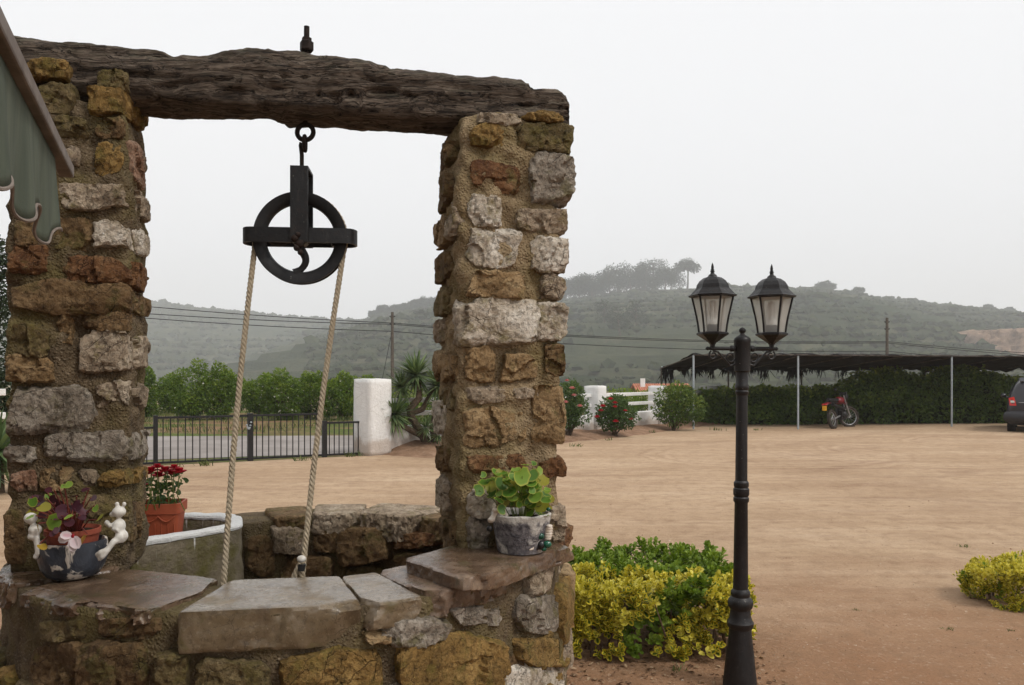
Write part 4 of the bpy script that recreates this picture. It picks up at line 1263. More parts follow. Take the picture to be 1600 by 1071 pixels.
m.build('eye_ring', M['rustiron'], beam_root, None, True)

# ------------------------------------------------------------------ the pulley
pc = at_beam_axis(470, 373)
k1 = pc.y / F
pul = empty('well_pulley', pc, 'black iron pulley wheel hanging from the beam on a hook', 'pulley')
PX = Matrix((BDIR, BN, Z)).transposed()       # local x along beam, y to the camera, z up
def L2(x, y, z): return pc + PX @ Vector((x, y, z))
RO = 71.5 * k1
prof = []
def wheel_rim():
    sec = [(RO, .026), (RO + .0, .018), (RO - .016, .007), (RO - .02, 0), (RO - .016, -.007), (RO, -.018), (RO, -.026), (RO - .03, -.024), (RO - .046, -.014), (RO - .05, 0), (RO - .046, .014), (RO - .03, .024)]
    n = 72; vs, fs = [], []
    for i in range(n):
        a = 2 * math.pi * i / n
        for r, y in sec: vs.append(L2(r * math.cos(a), y, r * math.sin(a)))
    s = len(sec)
    for i in range(n):
        for k in range(s):
            fs.append((i * s + k, i * s + (k + 1) % s, ((i + 1) % n) * s + (k + 1) % s, ((i + 1) % n) * s + k))
    mm = MB(); mm.add(vs, fs); mm.build('wheel_rim', M['iron'], pul, None, True)
wheel_rim()
for ph in (R(252), R(342), R(72), R(162)):       # S-shaped spokes
    mm = MB()
    pts, rad = [], []
    for t in np.linspace(0, 1, 14):
        r = .018 + (RO - .05) * t * 0.93
        a = ph + 0.55 * math.sin(t * math.pi * 1.05) * (0.9 - .2 * t) + 0.22 * t
        pts.append(L2(r * math.cos(a), 0, r * math.sin(a))); rad.append(.0125 + .006 * (1 - t) + (.010 * max(0, t - .85) / .15))
    mm.tube(pts, rad, 8); mm.build('spoke', M['iron'], pul, None, True)
m = MB(); m.lathe([(.034, -.032), (.036, -.02), (.036, .02), (.034, .032)], tuple(pc), 18, PX @ Matrix.Rotation(R(90), 3, 'X')); m.build('hub', M['iron'], pul, None, True)
def strap(name, pts, half_h, thick):
    """flat bar following pts in the plane; extruded across half_h"""
    vs, fs = [], []
    n = len(pts)
    for i, (x, y) in enumerate(pts):
        p0, p1 = Vector(pts[i - 1]), Vector(pts[(i + 1) % n])
        t = (p1 - p0).normalized(); nr = Vector((-t.y, t.x))
        for sgn in (-1, 1):
            for zz in (-half_h, half_h):
                vs.append(L2(x + nr.x * thick * sgn / 2, y + nr.y * thick * sgn / 2, zz + .004))
    for i in range(n):
        a, b = i * 4, ((i + 1) % n) * 4
        fs += [(a, b, b + 1, a + 1), (a + 2, a + 3, b + 3, b + 2), (a, a + 2, b + 2, b), (a + 1, b + 1, b + 3, a + 3)]
    mm = MB(); mm.add(vs, fs); return mm.build(name, M['iron'], pul, None, True, angle=R(50))
hw = 85.5 * k1; hd = .058
pts = []
for a in np.linspace(-90, 90, 9): pts.append((hw - hd * .62 + hd * .62 * math.cos(R(a)), hd * math.sin(R(a))))
for a in np.linspace(90, 270, 9): pts.append((-hw + hd * .62 + hd * .62 * math.cos(R(a)), hd * math.sin(R(a))))
strap('guard_band', pts, 11.5 * k1, .009)
yt = (373 - 266) * k1
for sy in (1, -1):
    m = MB(); m.box(L2(.004, sy * (hd + .0105), yt / 2 - .014), (27 * k1, .010, yt + .028), ax=PX); m.build('side_plate', M['iron'], pul, None, False, bevel=.002)
m = MB(); m.box(L2(.004, 0, yt - .004), (27 * k1, 2 * hd + .012, .012), ax=PX); m.build('top_plate', M['iron'], pul, None, False, bevel=.002)
m = MB()
for q in [(-.012, .008, .016), (.008, -.014, .018), (-.004, -.03, .014), (.01, -.048, .012), (.0, .022, .012)]:
    m.ball(L2(q[0], hd + .016, q[1] - .02), (q[2], .012, q[2]), 8, 6)
m.build('axle_nut', M['rustiron'], pul, None, True)
m = MB()
eb = eye_c - pc
ey = BN.dot(eb)
hook = [L2(0.004, 0, yt), L2(.004, 0, yt + .06), L2(.0, .0, yt + .10), L2(.004, .004, (eye_c.z - pc.z) - .045)]
m.tube(hook, [.0085, .0085, .0088, .0095], 9)
lp = []
for a in np.linspace(-60, 250, 16):
    lp.append(Vector((eye_c.x - .002, eye_c.y, eye_c.z - .034)) + BN * (.022 * math.cos(R(a))) + Z * (.03 * math.sin(R(a)) - .012))
m.tube(lp, .0085, 8)
m.build('hook', M['rustiron'], pul, None, True)

# ------------------------------------------------------------------ the rope
def twisted(mb, path, r=.0112, pitch=.058, n=6, seg=.006):
    pts = [Vector(p) for p in path]
    L = [0]
    for a, b in zip(pts, pts[1:]): L.append(L[-1] + (b - a).length)
    ns = int(L[-1] / seg)
    def pos(s):
        for i in range(len(pts) - 1):
            if s <= L[i + 1] + 1e-9:
                return pts[i].lerp(pts[i + 1], (s - L[i]) / max(1e-9, L[i + 1] - L[i]))
        return pts[-1]
    for st in range(3):
        strand = []
        for i in range(ns + 1):
            s = L[-1] * i / ns
            p = pos(s); t = (pos(min(L[-1], s + .004)) - pos(max(0, s - .004))).normalized()
            e1 = t.cross(BN).normalized() if abs(t.dot(BN)) < .9 else t.cross(Z).normalized()
            e2 = t.cross(e1)
            a = -2 * math.pi * s / pitch + st * 2.094
            strand.append(p + (e1 * math.cos(a) + e2 * math.sin(a)) * r * .53)
        mb.tube(strand, r * .56, n)
def sway(p0, p1, n=14):
    return [Vector(p0).lerp(Vector(p1), i / n) + BDIR * (-.010 * math.sin(math.pi * i / n)) for i in range(n + 1)]
rope = empty('rope', pc, 'pale twisted rope running over the pulley and down into the well', 'rope')
rr = RO - .016 + .010
l_top = L2(-rr, 0, -.02); r_top = L2(rr * math.cos(R(-20)), 0, rr * math.sin(R(-20)))
l_bot = P(350, 905, 2.98); r_bot = P(472, 902, 3.0)
lp_ = sway(l_top, l_bot); lp_.append(l_bot + (l_bot - lp_[-2]).normalized() * .35)
rp_ = sway(r_top, r_bot); rp_.append(r_bot + (r_bot - rp_[-2]).normalized() * .35)
arc = [L2(rr * math.cos(R(a)), 0, rr * math.sin(R(a))) for a in np.linspace(-20, 187, 40)]
m = MB(); twisted(m, arc, r=.0095); m.build('wheel_turn', M['rope'], rope, None, True)
m = MB(); twisted(m, lp_); m.build('strand', M['rope'], rope, None, True)
m = MB(); twisted(m, rp_); m.build('strand', M['rope'], rope, None, True)
tail0 = P(471, 877, 2.97); tail1 = P(456, 910, 2.97)
m = MB(); twisted(m, [tail0, tail0.lerp(tail1, .5), tail1, tail1 + Vector((-.04, 0, -.12))]); m.build('tail', M['rope'], rope, None, True)
m = MB(); m.ball(tail0 + Z * .008, (.017, .015, .013)); m.build('knot', M['ceramic'], rope, None, True)
m = MB(); m.tube([tail0 + Vector((.002, 0, -.010)), tail0 + Vector((-.003, 0, -.034))], .015, 12); m.build('tape_binding', M['tape'], rope, None, True)

# ------------------------------------------------------------------ the whitewashed trough
def trough():
    root = empty('stone_trough', (-1.7, 4.0, 0), 'rendered stone trough with a whitewashed rim built against the back of the well', 'trough')
    outer = [(-1.66, 3.47), (-1.5, 3.66), (-1.385, 3.80), (-1.335, 3.885), (-1.335, 3.95), (-1.36, 4.03), (-1.405, 4.14), (-1.46, 4.21), (-1.55, 4.245), (-1.75, 4.25), (-2.0, 4.18), (-2.1, 3.95), (-2.0, 3.7), (-1.85, 3.5)]
    c = Vector((-1.7, 3.92))
    def resample(poly, n=120):
        pts = [Vector(p) for p in poly] + [Vector(poly[0])]
        L = [0]
        for a, b in zip(pts, pts[1:]): L.append(L[-1] + (b - a).length)
        return [Vector((np.interp(L[-1] * i / n, L, [p.x for p in pts]), np.interp(L[-1] * i / n, L, [p.y for p in pts]))) for i in range(n)]
    po = resample(outer); n = len(po)
    def inset(i, d):
        t = (po[(i + 2) % n] - po[i - 2]).normalized()
        return po[i] + Vector((-t.y, t.x)) * d          # outline runs anticlockwise seen from above
    def wallmesh(name, prof, mat, par, amp, smooth=True):
        vs, fs = [], []
        for i in range(n):
            for ins, z in prof:
                q = inset(i, ins)
                nz = mnoise.fractal(Vector((q.x * 9, q.y * 9, z * 9)), .9, 2.1, 3) * amp
                vs.append((q.x + nz, q.y + nz, z + nz * .6))
        s = len(prof)
        for i in range(n):
            for k in range(s - 1):
                fs.append((i * s + k, ((i + 1) % n) * s + k, ((i + 1) % n) * s + k + 1, i * s + k + 1))
        mm = MB(); mm.add(vs, fs); return mm.build(name, mat, par, None, True)
    body = wallmesh('basin', [(0, z) for z in np.linspace(-.02, .86, 22)] + [(.01, .868), (.062, .868), (.07, .86)] + [(.072, z) for z in np.linspace(.84, .55, 8)], M['trough'], root, .012)
    wallmesh('rim', [(.074, .866), (-.003, .866), (-.006, .876), (-.002, .886), (.012, .891), (.055, .891), (.070, .886), (.076, .876), (.074, .866)], M['limerim'], root, .007)
    mm = MB(); mm.prism([tuple(inset(i, .05)) for i in range(0, n, 3)], .74, .80); mm.build('soil', M['potsoil'], root)
trough()

# ------------------------------------------------------------------ pots on the well
def blob(name, mb, mat, parent, vox=.004, smooth=4):
    o = mb.build(name, mat, parent, None, True)
    r = o.modifiers.new('remesh', 'REMESH'); r.mode = 'VOXEL'; r.voxel_size = vox; r.use_smooth_shade = True
    s = o.modifiers.new('smooth', 'SMOOTH'); s.iterations = smooth; s.factor = .5
    return o
def stems(mb, c, tips, r=.0025, z0=0.0):
    for t in tips:
        b = Vector((c.x + (t.x - c.x) * .25, c.y + (t.y - c.y) * .25, c.z + z0))
        mid = b.lerp(t, .55) + Vector((0, 0, .02))
        mb.tube([b, mid, t], [r * 1.3, r, r * .8], 5)

def left_pot():
    c = P(114, 894, 2.86); c.z = .893
    root = empty('flower_pot', c, 'slate blue pot with white frog figurines holding a red-leaved begonia', 'flower pot')
    k = 2.86 / F
    prof = [(.062, 0), (.085, .010), (.102, .036), (.112, .07), (.113, .105), (.11, .13), (.102, .132), (.10, .115), (.096, .098), (.0, .095)]
    m = MB(); m.lathe(prof, tuple(c), 40); m.build('pot', M['slatepot'], root, None, True)
    m = MB(); m.lathe([(.075, .09), (.086, .155), (.091, .156), (.091, .173), (.086, .174), (.082, .158), (.0, .152)], tuple(c), 32); ip = m.build('inner_pot', M['terradark'], root, None, True)
    m = MB(); m.lathe([(.081, .160), (.05, .165), (.0, .163)], tuple(c), 24); m.build('soil', M['potsoil'], ip, None, True)
    # frog clinging to the right of the pot
    def fx(x, y, dy=0.0): return P(x, y, 2.86 - .085 + dy)
    m = MB()
    m.ball(fx(186, 800), (.024, .022, .019)); m.ball(fx(183, 788), (.008, .008, .009)); m.ball(fx(194, 788), (.008, .008, .009))
    m.ball(fx(176, 804), (.012, .012, .009))
    m.ball(fx(186, 822), (.022, .024, .026)); m.ball(fx(190, 838), (.022, .024, .022))
    m.tube([fx(186, 818), fx(172, 822, -.01), fx(166, 816, .01)], [.011, .009, .010], 8)
    m.tube([fx(186, 816), fx(182, 830, -.02), fx(176, 826, -.015)], [.011, .010, .009], 8)
    m.tube([fx(192, 842), fx(178, 846, -.02), fx(166, 862, -.03)], [.016, .012, .010], 8)
    m.tube([fx(168, 860, -.03), fx(158, 864, -.035), fx(150, 868, -.03)], [.011, .012, .008], 8)
    m.tube([fx(168, 860, -.03), fx(160, 870, -.035), fx(154, 876, -.03)], [.010, .010, .006], 8)
    blob('frog_figurine', m, M['ceramic'], root)
    m = MB()
    m.ball(fx(48, 810), (.022, .022, .020)); m.ball(fx(55, 828), (.022, .022, .02)); m.ball(fx(52, 838), (.018, .02, .014)); m.ball(fx(60, 864), (.012, .012, .012)); m.ball(fx(56, 870), (.009, .01, .011))
    m.tube([fx(56, 836, 0), fx(58, 852, .0), fx(60, 866)], [.012, .010, .010], 8)
    blob('frog_figurine', m, M['ceramic'], root)
    # begonia
    rg = np.random.default_rng(21)
    spots = [(92, 762, 14, 'g'), (50, 776, 16, 'g'), (100, 758, 14, 'g'), (140, 762, 14, 'r'), (72, 778, 20, 'r'), (60, 790, 24, 'y'), (84, 788, 22, 'r'), (112, 786, 20, 'r'), (130, 784, 18, 'r'), (96, 806, 26, 'g'),
             (148, 790, 16, 'g'), (80, 812, 22, 'r'), (70, 800, 20, 'y'), (60, 818, 14, 'y'), (90, 822, 16, 'r'), (136, 834, 18, 'y'), (62, 850, 18, 'y'), (152, 812, 14, 'y'), (108, 794, 18, 'r'), (120, 776, 14, 'r'), (75, 796, 18, 'r'), (142, 778, 14, 'r'), (84, 765, 12, 'r'), (66, 784, 18, 'r'), (100, 798, 20, 'r'), (118, 792, 18, 'r'), (90, 776, 16, 'r'), (128, 794, 14, 'r'), (52, 796, 16, 'y'), (140, 800, 14, 'r'), (86, 830, 14, 'r'), (106, 812, 16, 'r'), (74, 770, 12, 'g'), (116, 804, 14, 'g'), (56, 806, 14, 'g'), (124, 806, 14, 'r'), (96, 784, 14, 'r')]
    tips = {'g': [], 'r': [], 'y': []}; allp = []
    for x, y, s, kx in spots:
        d = 2.86 - (.12 if y > 800 else rg.uniform(-.03, .09))
        q = P(x, y, d); tips[kx].append((q, s * k)); allp.append(q)
    m = MB(); stems(m, c, allp, .0026, .16); m.build('stems', M['redstem'], root, None, True)['kind'] = 'stuff'
    for kx, mt in (('g', 'geranium'), ('r', 'begonia'), ('y', 'yellowing')):
        n = len(tips[kx]); L = np.array([s for q, s in tips[kx]]) * 1.05
        ax = np.stack([rg.normal(0, .8, n), rg.normal(-.4, .5, n), rg.normal(-.1, .4, n)], 1)
        nn = np.stack([rg.normal(0, .4, n), rg.normal(-.7, .3, n), rg.normal(.8, .3, n)], 1)
        leaves('leaves', np.array([tuple(q) for q, s in tips[kx]]), ax, nn, L, L * rg.uniform(.7, 1.0, n), M[mt], root, None, 2, rg.random(n) * (.45 if kx == 'r' else 1), .12, .3)
    # drooping pale flower
    f0 = P(114, 838, 2.73)
    ax = np.array([(-.9, -.1, -.25), (-.4, -.2, .1), (.45, -.25, -.6), (.2, -.3, -.9), (.05, -.2, -1.0)])
    leaves('flower', np.tile(np.array(tuple(f0)), (5, 1)), ax, np.tile(np.array([(.1, -1, .3)]), (5, 1)), np.array([.052, .04, .05, .055, .06]), np.array([.034, .03, .04, .034, .022]), M['palepetal'], root, None, 1, rg.random(5), .2, .1)
    m = MB(); m.ball(f0, (.006, .006, .008)); m.build('flower_eye', M['redpetal'], root, None, True)
left_pot()

def right_pot():
    k = 3.02 / F
    c = P(814, 862, 3.06); c.z = .944
    root = empty('flower_pot', c, 'grey cement pot crusted with shells holding a green geranium', 'flower pot')
    prof = [(.088, 0), (.092, .01), (.10, .06), (.112, .12), (.116, .142), (.112, .147), (.104, .143), (.098, .115), (.0, .11)]
    m = MB(); m.lathe(prof, tuple(c), 44); pot = m.build('pot', M['cementpot'], root, None, True)
    # uneven lip
    me = pot.data
    for v in me.vertices:
        nz = mnoise.fractal(Vector(v.co) * 22, .9, 2.1, 3)
        r = Vector((v.co.x, v.co.y, 0)).normalized() if v.co.xy.length > .03 else Vector((0, 0, 0))
        v.co += r * nz * .004
        if v.co.z > .05: v.co.z += nz * .006
    m = MB(); m.lathe([(.097, .122), (.05, .124), (0, .123)], tuple(c), 24); m.build('soil', M['potsoil'], root, None, True)
    def fx(x, y, dy=0.0): return P(x, y, 2.985 + dy)
    m = MB()
    for t in np.linspace(0, 1, 8):
        m.ball(fx(767 + t * 24, 818 - 16 * math.sin(t * 2.6) - 4, .01), (.013 - .004 * t, .013, .009))
    m.ball(fx(768, 812), (.016, .014, .009)); m.ball(fx(774, 797), (.014, .014, .008)); m.ball(fx(786, 800), (.014, .014, .008))
    blob('shell', m, M['shell'], root, .003, 2)
    m = MB(); m.ball(fx(798, 828, -.005), (.014, .008, .011)); m.ball(fx(798, 836, -.005), (.009, .007, .006)); blob('shell', m, M['shell'], root, .003, 2)
    m = MB(); m.ball(fx(824, 850, 0), (.012, .010, .012)); m.ball(fx(826, 858, -.004), (.020, .012, .007)); m.ball(fx(832, 854, 0), (.009, .01, .010)); m.ball(fx(822, 862, 0), (.015, .01, .007)); blob('shell', m, M['shell'], root, .003, 2)
    m = MB()
    for t in np.linspace(0, 1, 6): m.ball(fx(858 - 2 * t, 822 + 20 * t, .03), (.014 + .003 * math.sin(t * 3), .014, .006))
    blob('shell', m, M['shell'], root, .003, 1)
    for x, y, s in ((844, 838, .016), (855, 851, .017), (850, 858, .011), (778, 776, .013), (857, 796, .009)):
        m = MB(); m.ball(fx(x, y, .01), (s, s * .7, s * .8)); m.build('green_stone', M['greenstone'], root, None, True)
    for x, y, s in ((845, 852, .018), (838, 856, .012), (765, 826, .012)):
        m = MB(); m.ball(fx(x, y, .012), (s, s * .8, s)); m.build('black_stone', M['blackstone'], root, None, True)
    rg = np.random.default_rng(31)
    spots = [(760, 752, 24, 0), (748, 766, 18, 0), (776, 738, 16, 0), (784, 756, 22, 0), (796, 768, 22, 0), (816, 744, 28, 0), (830, 742, 22, 0), (845, 750, 26, 1), (822, 726, 14, 0), (834, 724, 10, 0), (812, 772, 20, 0), (826, 766, 16, 0),
             (852, 772, 20, 1), (832, 786, 22, 0), (846, 790, 22, 1), (790, 782, 16, 1), (808, 758, 18, 0), (838, 764, 18, 0), (856, 792, 14, 1), (828, 796, 14, 0), (770, 770, 18, 0), (800, 776, 18, 0), (755, 742, 10, 0), (842, 736, 14, 0), (818, 788, 14, 0), (806, 734, 14, 0), (836, 776, 20, 0), (822, 780, 20, 0), (842, 800, 16, 0), (850, 804, 14, 0), (816, 756, 22, 0), (834, 756, 20, 0), (786, 772, 18, 0), (764, 760, 16, 0), (806, 784, 16, 0), (776, 750, 18, 0), (828, 802, 14, 0), (860, 780, 12, 1)]
    for _ in range(58):
        a = rg.uniform(0, 6.28); rr_ = math.sqrt(rg.random())
        x, y = 806 + 52 * rr_ * math.cos(a), 768 + 34 * rr_ * math.sin(a)
        if x < 778 and y > 776: continue
        spots.append((x, y, rg.uniform(9, 19), int(rg.random() < .16)))
    pts, sz, yl = [], [], []
    for x, y, s, yy in spots:
        pts.append(P(x, y, 3.02 + rg.uniform(-.09, .07))); sz.append(s * k); yl.append(yy)
    m = MB(); stems(m, c, pts[:20], .0016, .11); m.build('stems', M['greenstem'], root, None, True)['kind'] = 'stuff'
    n = len(pts); sz = np.array(sz) * 1.12
    ctr = np.array([tuple(q) for q in pts])
    ax = np.stack([rg.normal(0, .7, n), rg.normal(-.5, .4, n), rg.normal(-.25, .35, n)], 1)
    nn = np.stack([rg.normal(0, .35, n), rg.normal(-.75, .25, n), rg.normal(.75, .25, n)], 1)
    axn = ax / np.linalg.norm(ax, axis=1)[:, None]
    yl = np.array(yl)
    for flag, mt in ((0, 'geranium'), (1, 'yellowing')):
        s = yl == flag
        leaves('leaves', (ctr - axn * (sz * .5)[:, None])[s], ax[s], nn[s], sz[s], sz[s] * 1.08, M[mt], root, None, 2, rg.random(s.sum()) * (.35 if flag else 1), .16, .12)
right_pot()

def flower_head(mb_pts, c, r, rg):
    """petal list (ctr, axis, nrm, len, wid) for a double flower"""
    for ring_, (n, tilt, ln) in enumerate(((5, 1.2, .7), (6, .7, .95), (7, .15, 1.1))):
        for i in range(n):
            a = 2 * math.pi * i / n + ring_ * .5 + rg.uniform(-.2, .2)
            out = np.array([math.cos(a), math.sin(a), 0])
            ax = out * math.cos(tilt) + np.array([0, 0, 1]) * math.sin(tilt)
            mb_pts.append((np.array(tuple(c)), ax, np.array([0, 0, 1]) * math.cos(tilt) - out * math.sin(tilt), r * ln, r * .95))
def petals(name, lst, mat, parent, rg):
    c, a, n, l, w = [np.array([q[i] for q in lst]) for i in range(5)]
    return leaves(name, c, a, n, l, w, mat, parent, None, 1, rg.random(len(lst)), .25, -.15)

def planter():
    base = P(226, 830, 3.86)
    c = Vector((-1.80, 3.84, .802))
    root = empty('planter_box', c, 'terracotta planter box with bright red flowers on the trough rim', 'planter')
    m = MB()
    rz = R(10); rot = Matrix.Rotation(rz, 3, 'Z')
    def ringrect(hx, hy, z, n=1):
        pts = []
        K = 12
        for sx, sy, a0 in ((1, 1, 0), (-1, 1, 90), (-1, -1, 180), (1, -1, 270)):
            for t in np.linspace(0, 90, 4):
                pts.append(rot @ Vector((sx * (hx - .02) + .02 * math.cos(R(a0 + t)), sy * (hy - .02) + .02 * math.sin(R(a0 + t)), z)) + c)
        return pts
    levels = [(.190, .070, 0), (.205, .085, .155), (.213, .093, .158), (.214, .094, .205), (.206, .086, .206), (.198, .08, .178)]
    vs, fs = [], []
    for l in levels: vs += ringrect(*l)
    n = len(vs) // len(levels)
    for i in range(len(levels) - 1):
        for k_ in range(n): fs.append((i * n + k_, i * n + (k_ + 1) % n, (i + 1) * n + (k_ + 1) % n, (i + 1) * n + k_))
    fs.append(tuple(range(n - 1, -1, -1)))
    m.add(vs, fs)
    # swags moulded on the front
    for i in range(5):
        x0 = -.18 + i * .074
        pts = [rot @ Vector((x0 + .074 * t, -.088 - .0015, .148 - .026 * math.sin(math.pi * t))) + c for t in np.linspace(0, 1, 7)]
        m.tube(pts, .004, 6)
    for i in range(14):
        x0 = -.185 + i * .0285
        m.tube([rot @ Vector((x0, -.072, .006)) + c, rot @ Vector((x0, -.081, .112)) + c], .0032, 5)
    m.build('box', M['terracotta'], root, None, True)
    mm = MB(); vs = ringrect(.2, .081, .182); mm.add(vs, [tuple(range(len(vs)))]); mm.build('soil', M['potsoil'], root)
    rg = np.random.default_rng(41)
    heads = [(222, 760, 12), (236, 738, 13), (248, 746, 14), (258, 738, 14), (268, 742, 14), (280, 740, 14), (246, 732, 11), (272, 733, 11), (230, 742, 11), (212, 744, 13), (200, 752, 13)]
    m = MB(); hp = []
    for x, y, s in heads:
        q = P(x, y, 3.86 - rg.uniform(.0, .12)); hp.append(q)
        m.tube([Vector((q.x + rg.uniform(-.02, .03), q.y, c.z + .18)), Vector((q.x + rg.uniform(-.01, .02), q.y, c.z + .25)), q], .0025, 5)
    m.build('stems', M['greenstem'], root, None, True)['kind'] = 'stuff'
    for q, (x, y, s) in zip(hp, heads):
        lst = []; flower_head(lst, q, s * 3.86 / F * .80, rg); petals('flower', lst, M['redpetal'], root, rg)
    n = 330
    pts = np.stack([c.x + rg.uniform(-.15, .19, n), c.y + rg.uniform(-.08, .12, n), c.z + .19 + .15 * rg.random(n) ** .9], 1)
    leaves('leaves', pts, rand_unit(n, rg) + np.array([0, -.2, .1]), rand_unit(n, rg) + np.array([0, -.3, .8]), rg.uniform(.022, .04, n), rg.uniform(.014, .024, n), M['rosebush'], root, None, 1)
planter()

# ------------------------------------------------------------------ awning beside the well
def awning():
    e = P(104, 268, 2.46)
    dirv = Vector((-0.426, 1.0, 0)).normalized()       # along the front bar, away from the camera
    side = Vector((-dirv.y, dirv.x, 0))                # up-slope, to the left
    root = empty('awning', (e.x, e.y, e.z - .25), 'faded green awning with a scalloped valance at the left edge', 'awning')
    t = NT('faded_green_canvas'); v = t.world()
    c = t.ramp(t.noise(t.world((6, 6, .8)), 2.2, 6, .6), [(.3, (.075, .09, .068)), (.7, (.135, .155, .115))])
    st = t.noise(t.world((14, 14, .5)), 3, 5, .6)
    c = t.mix(t.math('MULTIPLY', t.step(st, .5, .7), .35), c, (.07, .085, .075))
    b = t.bsdf(c, .85, .2, normal=t.bump(t.noise(v, 160, 3), .3, .003))
    tr = t.node('ShaderNodeBsdfTranslucent'); t.put(tr.inputs['Color'], c)
    mx = t.node('ShaderNodeMixShader'); mx.inputs['Fac'].default_value = .12
    t.l.new(b.outputs[0], mx.inputs[1]); t.l.new(tr.outputs[0], mx.inputs[2]); t.l.new(mx.outputs[0], t.out.inputs['Surface'])
    canvas = t.m
    barm = simple('brown_painted_bar', (.11, .085, .07), (.2, .165, .14), 12, .6, .3, .3)
    trim = simple('pale_hem', (.15, .12, .10), (.24, .2, .17), 30, .8)
    L = 4.2
    ax = Matrix((dirv, side, Z)).transposed()
    m = MB(); m.box(e - dirv * (L / 2) + Z * .0, (L, .042, .040), ax=ax); bar = m.build('front_bar', barm, root, None, False, bevel=.006)
    m = MB(); m.box(e - dirv * (L / 2) + Z * .026, (L - .01, .018, .012), ax=ax); m.build('canvas_roll', trim, root)
    # valance: scallops hanging from the bar
    def hem(s):      # s metres from the far end
        return .234 + .033 * math.cos(2 * math.pi * (s - .745) / .325)
    vs, fs, n, rows = [], [], 260, 10
    S = 3.9
    for i in range(n + 1):
        s = .24 + S * i / n
        hm = hem(s)
        for j in range(rows + 1):
            q = j / rows
            off = (.012 * math.sin(s * 17) + .006 * math.sin(s * 41 + 1)) * q
            p = e - dirv * (s + .012) + side * (off + .002) - Z * (.021 + hm * q)
            vs.append(p)
    for i in range(n):
        for j in range(rows):
            a = i * (rows + 1) + j; fs.append((a, a + rows + 1, a + rows + 2, a + 1))
    m = MB(); m.add(vs, fs); val = m.build('valance', canvas, root, None, True)
    sol = val.modifiers.new('thickness', 'SOLIDIFY'); sol.thickness = .0025
    m = MB()
    m.tube([vs[i * (rows + 1) + rows] for i in range(n + 1)], .0042, 6)
    m.build('hem', trim, val, None, True)
    # canopy rising to the house side
    vs, fs = [], []
    for i in range(31):
        for j in range(13):
            s, w = L * i / 30, 2.4 * j / 12
            vs.append(e - dirv * (s + 0.01) + side * (w + .022) + Z * (.034 + w * .26 - .03 * math.sin(math.pi * j / 12)))
    for i in range(30):
        for j in range(12):
            a = i * 13 + j; fs.append((a, a + 13, a + 14, a + 1))
    m = MB(); m.add(vs, fs); can = m.build('canopy', canvas, root, None, True)
    can.modifiers.new('thickness', 'SOLIDIFY').thickness = .003
awning()

